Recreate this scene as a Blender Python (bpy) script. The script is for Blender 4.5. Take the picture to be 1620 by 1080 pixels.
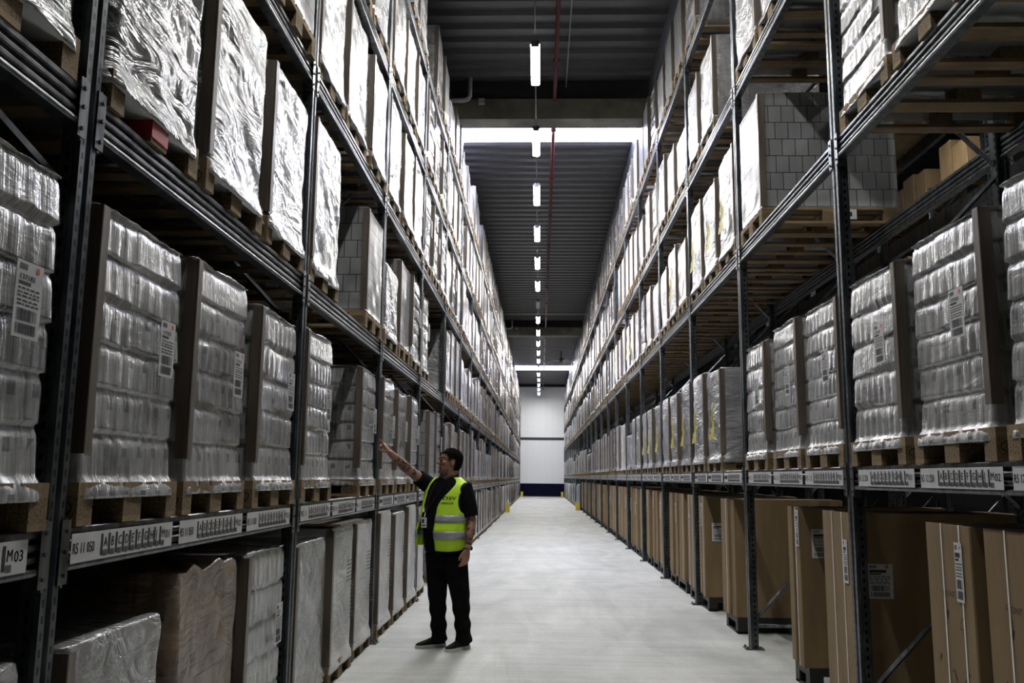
import bpy, bmesh, math, random
from mathutils import Vector, Matrix, noise as mnoise

S = bpy.context.scene
for o in list(bpy.data.objects):
    bpy.data.objects.remove(o)
COL = S.collection
PI = math.pi

# ------------------------------------------------------------------ camera
F_PX, PITCH, YAW, ROLL, EYE = 1394.65, .1524, .0325, .0096, 1.5263
right = Vector((math.cos(YAW), math.sin(YAW), 0))
fh = Vector((-math.sin(YAW), math.cos(YAW), 0))
fw = fh*math.cos(PITCH) + Vector((0, 0, 1))*math.sin(PITCH)
up = -fh*math.sin(PITCH) + Vector((0, 0, 1))*math.cos(PITCH)
r2 = right*math.cos(ROLL) + up*math.sin(ROLL)
u2 = -right*math.sin(ROLL) + up*math.cos(ROLL)
cd = bpy.data.cameras.new('camera')
cam = bpy.data.objects.new('camera', cd)
COL.objects.link(cam)
cam.matrix_world = Matrix(((r2.x, u2.x, -fw.x, 0), (r2.y, u2.y, -fw.y, 0), (r2.z, u2.z, -fw.z, EYE), (0, 0, 0, 1)))
cd.sensor_width = 36
cd.lens = F_PX/1620*36
cd.clip_start, cd.clip_end = .05, 200
S.camera = cam

def pix(x, y, z):
    v = Vector((x, y, z-EYE))
    d = v.dot(fw)
    if d < .1:
        return None
    return 810+F_PX*v.dot(r2)/d, 540-F_PX*v.dot(u2)/d

# ------------------------------------------------------------------ world, light, exposure
w = bpy.data.worlds.new('hall_dark')
S.world = w
w.use_nodes = True
w.node_tree.nodes['Background'].inputs[0].default_value = (.8, .85, 1, 1)
w.node_tree.nodes['Background'].inputs[1].default_value = .0
S.view_settings.view_transform = 'Standard'
S.view_settings.look = 'None'
S.view_settings.gamma = 1
S.view_settings.use_curve_mapping = False
S.view_settings.exposure = 0.0
S.cycles.max_bounces = 6
S.cycles.diffuse_bounces = 1
S.cycles.glossy_bounces = 3
LAMP_POWER = 262.0
SKYLIGHT_POWER = 22.0

# ------------------------------------------------------------------ nodes
def mat(name):
    m = bpy.data.materials.new(name)
    m.use_nodes = True
    nt = m.node_tree
    return m, nt, nt.nodes['Principled BSDF']

def nd(nt, t, inp=None, **kw):
    n = nt.nodes.new(t)
    for k, v in kw.items():
        setattr(n, k, v)
    for k, v in (inp or {}).items():
        s = n.inputs[k]
        if isinstance(v, bpy.types.NodeSocket):
            nt.links.new(v, s)
        else:
            s.default_value = v
    return n

def mth(nt, op, a, b=None, clamp=False):
    n = nt.nodes.new('ShaderNodeMath')
    n.operation = op
    n.use_clamp = clamp
    for i, v in enumerate((a, b)):
        if v is None:
            continue
        if isinstance(v, bpy.types.NodeSocket):
            nt.links.new(v, n.inputs[i])
        else:
            n.inputs[i].default_value = v
    return n.outputs[0]

def mix(nt, fac, a, b, blend='MIX'):
    n = nt.nodes.new('ShaderNodeMix')
    n.data_type = 'RGBA'
    n.blend_type = blend
    for s, v in ((n.inputs[0], fac), (n.inputs[6], a), (n.inputs[7], b)):
        if isinstance(v, bpy.types.NodeSocket):
            nt.links.new(v, s)
        elif isinstance(v, (int, float)):
            s.default_value = v
        else:
            s.default_value = (*v, 1)
    return n.outputs[2]

def ramp(nt, f, a, b, pos=(0., 1.)):
    n = nt.nodes.new('ShaderNodeValToRGB')
    nt.links.new(f, n.inputs[0])
    n.color_ramp.elements[0].position = pos[0]
    n.color_ramp.elements[1].position = pos[1]
    n.color_ramp.elements[0].color = (*a, 1) if not isinstance(a, float) else (a, a, a, 1)
    n.color_ramp.elements[1].color = (*b, 1) if not isinstance(b, float) else (b, b, b, 1)
    return n.outputs[0]

def noi(nt, vec, scale, detail=3., rough=.5, dist=0.):
    n = nd(nt, 'ShaderNodeTexNoise', {'Scale': scale, 'Detail': detail, 'Roughness': rough, 'Distortion': dist})
    if vec is not None:
        nt.links.new(vec, n.inputs['Vector'])
    return n.outputs[0]

def mapping(nt, vec, scale=(1, 1, 1), loc=(0, 0, 0), rot=(0, 0, 0)):
    n = nd(nt, 'ShaderNodeMapping')
    nt.links.new(vec, n.inputs[0])
    n.inputs['Scale'].default_value = scale
    n.inputs['Rotation'].default_value = rot
    if isinstance(loc, bpy.types.NodeSocket):
        nt.links.new(loc, n.inputs['Location'])
    else:
        n.inputs['Location'].default_value = loc
    return n.outputs[0]

def coords(nt, kind='Object'):
    return nd(nt, 'ShaderNodeTexCoord').outputs[kind]

def put(nt, bsdf, color=None, rough=None, metal=None, normal=None, **kw):
    for k, v in (('Base Color', color), ('Roughness', rough), ('Metallic', metal), ('Normal', normal)):
        if v is None:
            continue
        s = bsdf.inputs[k]
        if isinstance(v, bpy.types.NodeSocket):
            nt.links.new(v, s)
        elif isinstance(v, (tuple, list)):
            s.default_value = (*v, 1)
        else:
            s.default_value = v
    for k, v in kw.items():
        s = bsdf.inputs[k.replace('_', ' ')]
        if isinstance(v, bpy.types.NodeSocket):
            nt.links.new(v, s)
        else:
            s.default_value = v

def bump(nt, h, strength=.5, dist=.01, normal=None):
    n = nd(nt, 'ShaderNodeBump', {'Strength': strength, 'Distance': dist, 'Height': h})
    if normal is not None:
        nt.links.new(normal, n.inputs['Normal'])
    return n.outputs[0]

def uvrand(nt, amount=40.):
    """uv of the load, shifted per object so that copies differ"""
    uv = coords(nt, 'UV')
    r = nd(nt, 'ShaderNodeObjectInfo').outputs['Random']
    off = nd(nt, 'ShaderNodeCombineXYZ', {0: 0., 1: 0., 2: mth(nt, 'MULTIPLY', r, amount)}).outputs[0]
    v = nd(nt, 'ShaderNodeVectorMath', {0: uv, 1: off}, operation='ADD').outputs[0]
    return uv, v, r

def plain(name, col, rough=.6, metal=0., noise_amt=.15, scale=8., **kw):
    m, nt, b = mat(name)
    n = noi(nt, coords(nt), scale, 4.)
    d = tuple(c*(1-noise_amt) for c in col)
    l = tuple(min(1, c*(1+noise_amt)) for c in col)
    put(nt, b, ramp(nt, n, d, l, (.3, .7)), rough, metal, **kw)
    return m

M = {}
def film_material(name, dark, light, streak=1., prints=0., crease=0., rough=.3, tone=.25, coat=.5):
    m, nt, b = mat(name)
    uv, uvr, r = uvrand(nt)
    st = noi(nt, mapping(nt, uvr, (42, 2.6, 1)), 1., 3., .6)
    st2 = noi(nt, mapping(nt, uvr, (130, 7, 1)), 1., 2., .6)
    bl = noi(nt, mapping(nt, uvr, (2.2, 3.2, 1)), 1., 4., .6, .4)
    f = mth(nt, 'ADD', mth(nt, 'MULTIPLY', st, .42*streak), mth(nt, 'MULTIPLY', bl, 1-.42*streak))
    col = ramp(nt, f, dark, light, (.33, .62))
    if prints:
        x = nd(nt, 'ShaderNodeSeparateXYZ', {0: uvr})
        u = mth(nt, 'FRACT', mth(nt, 'MULTIPLY', x.outputs[0], 1/.128))
        v = mth(nt, 'FRACT', mth(nt, 'MULTIPLY', x.outputs[1], 1/.165))
        a = mth(nt, 'LESS_THAN', mth(nt, 'ABSOLUTE', mth(nt, 'SUBTRACT', u, .5)), .15)
        c = mth(nt, 'LESS_THAN', mth(nt, 'ABSOLUTE', mth(nt, 'SUBTRACT', v, .55)), .13)
        k = mth(nt, 'MULTIPLY', mth(nt, 'MULTIPLY', a, c), mth(nt, 'GREATER_THAN', noi(nt, mapping(nt, uvr, (5, 4, 1)), 1.), .42))
        col = mix(nt, mth(nt, 'MULTIPLY', k, prints), col, (.09, .09, .1))
    tn = mth(nt, 'ADD', 1-tone, mth(nt, 'MULTIPLY', r, tone))
    cc = nd(nt, 'ShaderNodeCombineColor', {0: tn, 1: tn, 2: tn}).outputs[0]
    col = mix(nt, 1., col, cc, 'MULTIPLY')
    h = mth(nt, 'ADD', mth(nt, 'MULTIPLY', st, .6), mth(nt, 'MULTIPLY', st2, .3))
    nrm = bump(nt, h, .55, .008*streak+.001)
    if crease:
        cv = mapping(nt, uvr, (2.1, 5.2, 1), (0, 0, 0), (0, 0, .75))
        c1 = noi(nt, cv, 1.3, 5., .55, 1.1)
        c2 = mth(nt, 'ABSOLUTE', mth(nt, 'SUBTRACT', c1, .5))
        nrm = bump(nt, c2, .8, .06*crease, nrm)
    put(nt, b, col, rough, 0., nrm, Coat_Weight=coat, Coat_Roughness=.16, Specular_IOR_Level=.5)
    nt.links.new(nrm, b.inputs['Coat Normal'])
    return m

M['tier'] = film_material('stretch_film_over_packs', (.1, .1, .1), (.5, .5, .495), 1.2, .75, .15, .27, .2, 1.)
M['wrap'] = film_material('clear_stretch_wrap', (.12, .12, .118), (.42, .42, .415), .5, 0, 1., .26, .3, .8)
M['milky'] = film_material('milky_stretch_wrap', (.17, .17, .178), (.4, .4, .415), .4, 0, .9, .3, .3, .6)
M['paper'] = film_material('white_paper_wrap', (.36, .36, .35), (.58, .58, .565), .2, 0, .4, .45, .15, .25)
M['kraftwrap'] = film_material('film_over_brown_card', (.06, .04, .024), (.25, .18, .12), .5, 0, .7, .3)
M['blue'] = film_material('blue_film', (.12, .26, .36), (.35, .55, .66), .4, 0, 1., .3)

def carton_material(name, col, dark, bw, bh):
    m, nt, b = mat(name)
    uv, uvr, r = uvrand(nt)
    br = nd(nt, 'ShaderNodeTexBrick', {'Scale': 1., 'Mortar Size': .0035, 'Mortar Smooth': .2, 'Bias': 0., 'Brick Width': bw, 'Row Height': bh,
                                      'Color1': (*col, 1), 'Color2': (*[c*.82 for c in col], 1), 'Mortar': (*dark, 1)})
    nt.links.new(uv, br.inputs[0])
    n = noi(nt, mapping(nt, uvr, (7, 2, 1)), 1., 4.)
    col2 = mix(nt, 1., br.outputs[0], ramp(nt, n, .78, 1., (.3, .7)), 'MULTIPLY')
    nrm = bump(nt, mth(nt, 'SUBTRACT', n, br.outputs[1]), .5, .008)
    put(nt, b, col2, .34, 0., nrm, Coat_Weight=.35, Coat_Roughness=.2)
    return m
M['carton'] = carton_material('stacked_white_cartons', (.27, .27, .275), (.015, .015, .015), .115, .155)
M['carton2'] = carton_material('stacked_grey_cartons', (.3, .295, .285), (.03, .03, .03), .3, .2)

# cardboard
m, nt, b = mat('brown_cardboard')
n = noi(nt, mapping(nt, coords(nt), (3, 3, .6)), 2., 5.)
n2 = noi(nt, mapping(nt, coords(nt), (4, 160, 4)), 1., 2.)
put(nt, b, ramp(nt, mth(nt, 'ADD', mth(nt, 'MULTIPLY', n, .8), mth(nt, 'MULTIPLY', n2, .2)), (.16, .107, .05), (.26, .178, .088), (.3, .7)), .75)
M['card'] = m
m, nt, b = mat('corner_board_card')
uvn = noi(nt, mapping(nt, coords(nt), (30, 30, 2.)), 1., 3.)
put(nt, b, ramp(nt, uvn, (.075, .058, .044), (.15, .122, .095), (.3, .7)), .42, Coat_Weight=.4, Coat_Roughness=.2)
M['corner'] = m
# pallet wood
m, nt, b = mat('pallet_wood')
r = nd(nt, 'ShaderNodeObjectInfo').outputs['Random']
off = nd(nt, 'ShaderNodeCombineXYZ', {0: mth(nt, 'MULTIPLY', r, 20), 1: r, 2: 0.}).outputs[0]
vv = nd(nt, 'ShaderNodeVectorMath', {0: coords(nt), 1: off}, operation='ADD').outputs[0]
n = noi(nt, mapping(nt, vv, (2, 30, 30)), 1., 5., .6)
n2 = noi(nt, vv, 5., 3.)
col = ramp(nt, mth(nt, 'ADD', mth(nt, 'MULTIPLY', n, .55), mth(nt, 'MULTIPLY', n2, .45)), (.075, .048, .022), (.33, .23, .115), (.3, .68))
put(nt, b, mix(nt, mth(nt, 'MULTIPLY', r, .35), col, (.2, .14, .09)), .8, 0., bump(nt, n, .4, .004))
M['wood'] = m
m, nt, b = mat('chipboard_block')
n = noi(nt, coords(nt), 120., 3., .7)
put(nt, b, ramp(nt, n, (.06, .038, .018), (.27, .19, .095), (.35, .65)), .9, 0., bump(nt, n, .5, .004))
M['chip'] = m
# galvanised steel
def steel(name, a, bcol, rough, punched=False):
    m, nt, b = mat(name)
    co = coords(nt)
    n = noi(nt, mapping(nt, co, (9, 9, 3)), 2., 4.)
    col = ramp(nt, n, a, bcol, (.3, .7))
    metal = .82
    if punched:
        x = nd(nt, 'ShaderNodeSeparateXYZ', {0: co})
        z = mth(nt, 'FRACT', mth(nt, 'MULTIPLY', x.outputs[2], 20.))
        zz = mth(nt, 'LESS_THAN', mth(nt, 'ABSOLUTE', mth(nt, 'SUBTRACT', z, .5)), .24)
        yy = mth(nt, 'LESS_THAN', mth(nt, 'ABSOLUTE', mth(nt, 'SUBTRACT', mth(nt, 'ABSOLUTE', x.outputs[1]), .033)), .0065)
        xx = mth(nt, 'LESS_THAN', mth(nt, 'ABSOLUTE', mth(nt, 'SUBTRACT', mth(nt, 'ABSOLUTE', x.outputs[0]), .045)), .007)
        k = mth(nt, 'MULTIPLY', zz, mth(nt, 'ADD', yy, xx, True))
        col = mix(nt, k, col, (.006, .006, .006))
    put(nt, b, col, mth(nt, 'ADD', rough-.08, mth(nt, 'MULTIPLY', n, .16)), metal)
    return m
M['post'] = steel('galvanised_upright', (.032, .038, .044), (.125, .14, .152), .36, True)
M['beam'] = steel('galvanised_beam', (.05, .055, .06), (.19, .2, .21), .32)
M['bolt'] = steel('dark_steel', (.05, .05, .055), (.12, .12, .13), .45)
M['darkpost'] = steel('dark_blue_upright', (.012, .016, .022), (.03, .035, .045), .5)
M['labelwhite'] = plain('label_paper', (.6, .6, .61), .5, noise_amt=.08)
M['ink'] = plain('label_ink', (.012, .012, .014), .6)
M['orange'] = plain('orange_dot', (.75, .14, .05), .5)
M['yellow'] = plain('yellow_sticker', (.5, .44, .06), .5)
M['guard'] = plain('yellow_guard_paint', (.62, .5, .05), .5)
M['red'] = plain('red_paint', (.42, .02, .03), .5)
M['redpipe'] = plain('red_sprinkler_pipe', (.075, .004, .008), .5)
M['strap'] = plain('white_strap', (.78, .74, .68), .4)
M['black'] = plain('black_plastic', (.012, .012, .012), .5)
M['greypvc'] = plain('grey_pipe', (.3, .3, .3), .5)

# ------------------------------------------------------------------ mesh helper
class MB:
    def __init__(s):
        s.v, s.f, s.m, s.uv = [], [], [], {}
    def quad(s, pts, m=0, uv=None):
        i = len(s.v)
        s.v += [tuple(p) for p in pts]
        s.f.append(tuple(range(i, i+len(pts))))
        s.m.append(m)
        if uv:
            s.uv[len(s.f)-1] = uv
    def box(s, x0, x1, y0, y1, z0, z1, m=0):
        i = len(s.v)
        s.v += [(x0, y0, z0), (x1, y0, z0), (x1, y1, z0), (x0, y1, z0), (x0, y0, z1), (x1, y0, z1), (x1, y1, z1), (x0, y1, z1)]
        for q in ((0, 3, 2, 1), (4, 5, 6, 7), (0, 1, 5, 4), (1, 2, 6, 5), (2, 3, 7, 6), (3, 0, 4, 7)):
            s.f.append(tuple(i+k for k in q))
            s.m.append(m)
    def prism(s, prof, axis, a, b, m=0):
        """prof: 2d polygon; axis 'y' -> (x,z) swept along y, 'z' -> (x,y) swept along z, 'x' -> (y,z)"""
        i, n = len(s.v), len(prof)
        for t in (a, b):
            for p, q in prof:
                s.v.append((p, t, q) if axis == 'y' else ((p, q, t) if axis == 'z' else (t, p, q)))
        for k in range(n):
            s.f.append((i+k, i+(k+1) % n, i+n+(k+1) % n, i+n+k))
            s.m.append(m)
        s.f.append(tuple(i+k for k in reversed(range(n))))
        s.f.append(tuple(i+n+k for k in range(n)))
        s.m += [m, m]
    def rings(s, rr, m=0, cap=True, closed=True):
        i, n = len(s.v), len(rr[0])
        for r in rr:
            s.v += [tuple(p) for p in r]
        for a in range(len(rr)-1):
            for k in range(n if closed else n-1):
                s.f.append((i+a*n+k, i+a*n+(k+1) % n, i+(a+1)*n+(k+1) % n, i+(a+1)*n+k))
                s.m.append(m)
        if cap:
            s.f.append(tuple(i+k for k in reversed(range(n))))
            s.f.append(tuple(i+(len(rr)-1)*n+k for k in range(n)))
            s.m += [m, m]
    def tube(s, pts, rad, n=8, m=0, flat=1.):
        pts = [Vector(p) for p in pts]
        rad = rad if isinstance(rad, (list, tuple)) else [rad]*len(pts)
        ref = None
        rr = []
        for k, p in enumerate(pts):
            d = (pts[min(k+1, len(pts)-1)]-pts[max(k-1, 0)]).normalized()
            if ref is None:
                ref = Vector((0, 0, 1)) if abs(d.z) < .9 else Vector((1, 0, 0))
            a = d.cross(ref)
            a.normalize()
            c = a.cross(d).normalized()
            ref = c
            rr.append([p+(a*math.cos(2*PI*j/n)+c*math.sin(2*PI*j/n)*flat)*rad[k] for j in range(n)])
        s.rings(rr, m)
    def ellipsoid(s, c, r, n=16, k=10, m=0, rot=None):
        rr = []
        for a in range(1, k):
            t = PI*a/k
            ring = []
            for j in range(n):
                p = Vector((r[0]*math.sin(t)*math.cos(2*PI*j/n), r[1]*math.sin(t)*math.sin(2*PI*j/n), -r[2]*math.cos(t)))
                if rot:
                    p = rot @ p
                ring.append(p+Vector(c))
            rr.append(ring)
        s.rings(rr, m)
    def add(s, o, loc=(0, 0, 0), rz=0., mmap=None):
        i, fi = len(s.v), len(s.f)
        c, n = math.cos(rz), math.sin(rz)
        s.v += [(p[0]*c-p[1]*n+loc[0], p[0]*n+p[1]*c+loc[1], p[2]+loc[2]) for p in o.v]
        s.f += [tuple(i+k for k in f) for f in o.f]
        s.m += [(mmap[k] if mmap else k) for k in o.m]
        for k, u in o.uv.items():
            s.uv[fi+k] = u
    def mesh(s, name, mats, smooth=False):
        me = bpy.data.meshes.new(name)
        me.from_pydata([tuple(p) for p in s.v], [], s.f)
        for m in (mats if isinstance(mats, (list, tuple)) else [mats]):
            me.materials.append(m)
        me.polygons.foreach_set('material_index', s.m)
        if s.uv:
            L = me.uv_layers.new(name='UVMap')
            for fi, u in s.uv.items():
                for k, li in enumerate(me.polygons[fi].loop_indices):
                    L.data[li].uv = u[k]
        if smooth:
            me.polygons.foreach_set('use_smooth', [True]*len(me.polygons))
        me.update()
        return me

def link(name, me, parent=None, loc=(0, 0, 0), rz=0.):
    o = bpy.data.objects.new(name, me)
    COL.objects.link(o)
    o.location = loc
    o.rotation_euler = (0, 0, rz)
    if parent:
        o.parent = parent
    return o

def tag(o, label=None, cat=None, group=None, kind=None):
    for k, v in (('label', label), ('category', cat), ('group', group), ('kind', kind)):
        if v:
            o[k] = v
    return o

def thing(name, loc, label, cat, group=None, rz=0.):
    return tag(link(name, None, None, loc, rz), label, cat, group)

def struct(name, mb, mats, smooth=False):
    return tag(link(name, mb.mesh(name, mats, smooth)), kind='structure')

def fbm(x, y, z=0., k=3):
    return mnoise.fractal(Vector((x, y, z)), 1., 2., k)

def text_mb(txt, size, align='LEFT'):
    cu = bpy.data.curves.new('t', 'FONT')
    cu.body = txt
    cu.size = size
    cu.align_x = align
    cu.resolution_u = 2
    o = bpy.data.objects.new('t', cu)
    COL.objects.link(o)
    dg = bpy.context.evaluated_depsgraph_get()
    me = bpy.data.meshes.new_from_object(o.evaluated_get(dg))
    r = [tuple(v.co) for v in me.vertices], [tuple(p.vertices) for p in me.polygons]
    bpy.data.objects.remove(o)
    bpy.data.curves.remove(cu)
    bpy.data.meshes.remove(me)
    return r

def put_text(mb, txt, size, fn, m, align='LEFT', sx=1., bold=0.):
    """fn maps (u,v) of the lettering to a 3d point"""
    v, f = text_mb(txt, size, align)
    for k in ((0,) if not bold else (-bold, bold)):
        i = len(mb.v)
        mb.v += [tuple(fn(p[0]*sx+k, p[1])) for p in v]
        mb.f += [tuple(i+a for a in q) for q in f]
        mb.m += [m]*len(f)

ORD = ['first', 'second', 'third', 'fourth', 'fifth', 'sixth', 'seventh', 'eighth', 'ninth', 'tenth', 'eleventh', 'twelfth', 'thirteenth',
       'fourteenth', 'fifteenth', 'sixteenth', 'seventeenth', 'eighteenth', 'nineteenth', 'twentieth', 'twenty-first', 'twenty-second',
       'twenty-third', 'twenty-fourth', 'twenty-fifth', 'twenty-sixth']

# ------------------------------------------------------------------ places
XL, XR = -1.536, 1.924                 # rack faces
YL, YR, PL, PR = 2.81, 5.61, 2.8, 2.8265
LV_L = [1.35, 2.81, 4.27, 5.63, 7.02]
LV_R = [1.61, 3.735, 5.40, 7.11]
NBL, NBR = 24, 23                      # bays run from index -1
ZC, YB = 9.05, 72.0

# ================================================================== SETTING
m, nt, b = mat('concrete_floor')
co = coords(nt)
n1 = noi(nt, co, .8, 6., .6, .6)
sw = noi(nt, mapping(nt, co, (1.3, .35, 1)), 1.2, 5., .6, 1.6)
n2 = noi(nt, co, 30., 3.)
f = mth(nt, 'ADD', mth(nt, 'ADD', mth(nt, 'MULTIPLY', n1, .35), mth(nt, 'MULTIPLY', sw, .5)), mth(nt, 'MULTIPLY', n2, .15))
ln = noi(nt, mapping(nt, co, (.5, 9., 1)), 1., 4., .6, .8)
col = ramp(nt, f, (.32, .325, .3), (.57, .575, .545), (.34, .64))
col = mix(nt, .3, col, ramp(nt, ln, .45, .8, (.35, .6)), 'MULTIPLY')
put(nt, b, col, mth(nt, 'ADD', .45, mth(nt, 'MULTIPLY', sw, .3)), 0., bump(nt, n1, .12, .01), Specular_IOR_Level=.2)
M['floor'] = m
mb = MB()
mb.quad([(-4.2, -3, 0), (9.6, -3, 0), (9.6, YB+.3, 0), (-4.2, YB+.3, 0)])
struct('floor', mb, M['floor'])

# corrugated roof sheet with two rooflight strips
M['deck'] = plain('grey_roof_deck', (.08, .08, .084), .4, .2, .08)
mb = MB()
P = .44
prof = [(0, 0), (.1, 0), (.14, -.075), (.30, -.075), (.34, 0)]
SKY = [(16.45, 18.85), (59.3, 61.3)]
y = -3.0
line = []
while y < YB:
    for py, pz in prof:
        line.append((y+py, ZC+pz))
    y += P
pts = [q for q in line if q[0] <= YB]
for (ya, za), (yb, zb) in zip(pts[:-1], pts[1:]):
    if any(s0 < (ya+yb)/2 < s1 for s0, s1 in SKY):
        continue
    mb.quad([(-4.2, ya, za), (-4.2, yb, zb), (9.6, yb, zb), (9.6, ya, za)])
struct('ceiling', mb, M['deck'])
mb = MB()
mb.box(-4.2, 9.6, -3, YB+.3, ZC+.12, ZC+.2)
M['roofdark'] = plain('roof_felt', (.02, .02, .02), .9)
struct('ceiling_outer_skin', mb, M['roofdark'])
m, nt, b = mat('rooflight_daylight')
put(nt, b, (.8, .85, .95), .5, 0.)
b.inputs['Emission Color'].default_value = (.74, .77, 1., 1)
b.inputs['Emission Strength'].default_value = SKYLIGHT_POWER
M['sky'] = m
for k, (s0, s1) in enumerate(SKY):
    mb = MB()
    mb.box(-4.2, 2.02, s0+.02, s1-.02, ZC-.11, ZC-.02)
    struct('window_%d' % (k+1), mb, M['sky'])
    mb = MB()
    mb.box(2.02, 9.6, s0, s1, ZC, ZC+.1)
    struct('ceiling_panel_%d' % (k+1), mb, M['deck'])
# concrete I beams across the hall and the dark girder along the right rack
m, nt, b = mat('concrete_girder')
co = coords(nt)
n = noi(nt, co, 3., 5.)
x = nd(nt, 'ShaderNodeSeparateXYZ', {0: co}).outputs[0]
k = mth(nt, 'LESS_THAN', mth(nt, 'FRACT', mth(nt, 'MULTIPLY', x, 14.)), .1)
put(nt, b, mix(nt, mth(nt, 'MULTIPLY', k, .25), ramp(nt, n, (.07, .064, .048), (.14, .13, .1), (.3, .7)), (.1, .09, .07)), .7, 0., bump(nt, n, .3, .01))
M['girder'] = m
for k, yb in enumerate((16.3, 42.1)):
    mb = MB()
    mb.box(-4.2, 9.6, yb-.46, yb, 8.22, 8.62, 0)
    mb.box(-4.2, 9.6, yb-.3, yb-.1, 8.62, 9.04, 1)
    struct('trim_%d' % (k+1), mb, [M['girder'], M['roofdark']])
mb = MB()
mb.box(-4.2, 9.6, YB-.35, YB-.02, 8.83, 9.0)
mb.box(-4.2, 9.6, YB-.6, YB-.4, 8.9, 9.0)
struct('trim_3', mb, M['roofdark'])
M['girdersteel'] = plain('dark_grey_girder', (.05, .055, .065), .45)
mb = MB()
mb.prism([(2.02, 8.93), (2.14, 8.93), (2.14, 8.5), (2.02, 8.5)], 'y', -2.9, 15.8)
mb.prism([(2.02, 8.93), (2.14, 8.93), (2.14, 8.5), (2.02, 8.5)], 'y', 16.34, 41.6)
mb.prism([(2.02, 8.93), (2.14, 8.93), (2.14, 8.5), (2.02, 8.5)], 'y', 42.14, YB-.7)
struct('trim_4', mb, M['girdersteel'])
# back wall
m, nt, b = mat('white_wall_panel')
co = coords(nt)
x = nd(nt, 'ShaderNodeSeparateXYZ', {0: co}).outputs[0]
k = mth(nt, 'LESS_THAN', mth(nt, 'FRACT', mth(nt, 'MULTIPLY', x, 2.)), .03)
put(nt, b, mix(nt, mth(nt, 'MULTIPLY', k, .15), ramp(nt, noi(nt, mapping(nt, co, (3, 1, .3)), 1., 3.), (.8, .81, .82), (.86, .87, .88)), (.4, .4, .4)), .55)
M['wallwhite'] = m
mb = MB()
mb.box(-4.2, 9.6, YB, YB+.2, 0, ZC)
struct('wall_back', mb, M['wallwhite'])
M['navy'] = plain('dark_blue_plinth', (.004, .0045, .02), .9, Specular_IOR_Level=.1)
mb = MB()
mb.box(-4.2, 9.6, YB-.03, YB, 0.002, 1.03)
struct('baseboard_back', mb, M['navy'])
mb = MB()
mb.box(-4.2, 9.6, YB-.02, YB, 4.5, 4.72)
struct('trim_5', mb, M['black'])
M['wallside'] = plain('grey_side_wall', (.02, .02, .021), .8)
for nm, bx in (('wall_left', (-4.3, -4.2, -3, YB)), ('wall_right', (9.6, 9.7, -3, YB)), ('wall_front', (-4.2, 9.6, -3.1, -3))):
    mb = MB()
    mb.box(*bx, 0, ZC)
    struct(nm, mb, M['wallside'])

# ================================================================== LAMPS
m, nt, b = mat('led_diffuser')
put(nt, b, (.9, .9, .9), .5)
b.inputs['Emission Color'].default_value = (1., .985, .96, 1)
b.inputs['Emission Strength'].default_value = LAMP_POWER
M['led'] = m
m, nt, b = mat('led_diffuser_off')
put(nt, b, (.5, .5, .5), .4)
M['ledoff'] = m
hb = MB()
hb.prism([(-.075, 0), (.075, 0), (.06, .05), (-.06, .05)], 'y', -.65, .65)
hb.prism([(-.078, .002), (-.071, .002), (-.067, -.04), (-.074, -.04)], 'y', -.65, .65)
hb.prism([(.078, .002), (.071, .002), (.067, -.04), (.074, -.04)], 'y', -.65, .65)
hb.box(-.06, .06, -.67, -.65, -.05, .05)
hb.box(-.06, .06, .65, .67, -.05, .05)
ME_H = hb.mesh('lamp_housing', M['bolt'])
db = MB()
db.prism([(-.07, -.002), (-.065, -.045), (-.04, -.06), (.04, -.06), (.065, -.045), (.07, -.002)], 'y', -.648, .648)
ME_D, ME_DO = db.mesh('diffuser', M['led']), db.mesh('diffuser_off', M['ledoff'])
wb = MB()
for yy in (-.5, .5):
    wb.tube([(0, yy, .05), (0, yy, .96)], .004, 6)
ME_W = wb.mesh('hanging_wire', M['black'])
kk = 0
for k in range(-3, 18):
    yl = 13.2+3.28*k
    off = (k == 6)
    where = 'just behind the near concrete beam' if k == 1 else None
    vis = k
    if off:
        lb = 'unlit hanging strip lamp, the only dark one in the lamp row over the aisle'
    elif k < 0:
        lb = 'lit hanging strip lamp high over the aisle, %s from the camera end of the row' % ORD[k+3]
    elif k == 1:
        lb = 'lit hanging strip lamp in front of the skylight, just behind the near concrete beam'
    else:
        lb = 'lit hanging strip lamp, %s counted down the row from the top of the photo' % ORD[k]
    t = thing('strip_lamp', (-.1, yl, 8.02), lb, 'lamp', 'hanging strip lamps above the aisle')
    link('lamp_housing', ME_H, t)
    d = link('diffuser', ME_DO if off else ME_D, t)
    if off:
        d['label'] = 'unlit diffuser'
    link('hanging_wire', ME_W, t)
mb = MB()
mb.tube([(-.1, -2.5, 8.083), (-.1, 71, 8.083)], .012, 6)
tag(link('power_cable', mb.mesh('power_cable', M['black'])), 'thin black cable running along the row of hanging lamps over the aisle', 'cable')
mb = MB()
mb.tube([(.25, -2.5, 8.6), (.25, 71.9, 8.6)], .035, 10)
o = link('sprinkler_pipe', mb.mesh('sprinkler_pipe', M['redpipe'], True))
tag(o, 'long dark red sprinkler pipe under the roof beside the lamps', 'pipe')
cb = MB()
cb.tube([(0, -.05, 0), (0, .05, 0)], .055, 10)
cb.tube([(0, 0, -.1), (0, 0, 0)], .018, 8)
me = cb.mesh('coupling', M['redpipe'], True)
for k in range(23):
    link('pipe_coupling', me, o, (.25, 2.2+3.02*k, 8.6))
mb = MB()
mb.tube([(.47, -2.5, 8.93), (.47, 16.2, 8.93)], .012, 6)
tag(link('conduit', mb.mesh('conduit', M['greypvc'])), 'thin grey conduit on the ceiling right of the red pipe', 'conduit')
mb = MB()
mb.tube([(-3, 38.1, 8.6), (3.4, 38.1, 8.6)], .03, 8)
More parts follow.
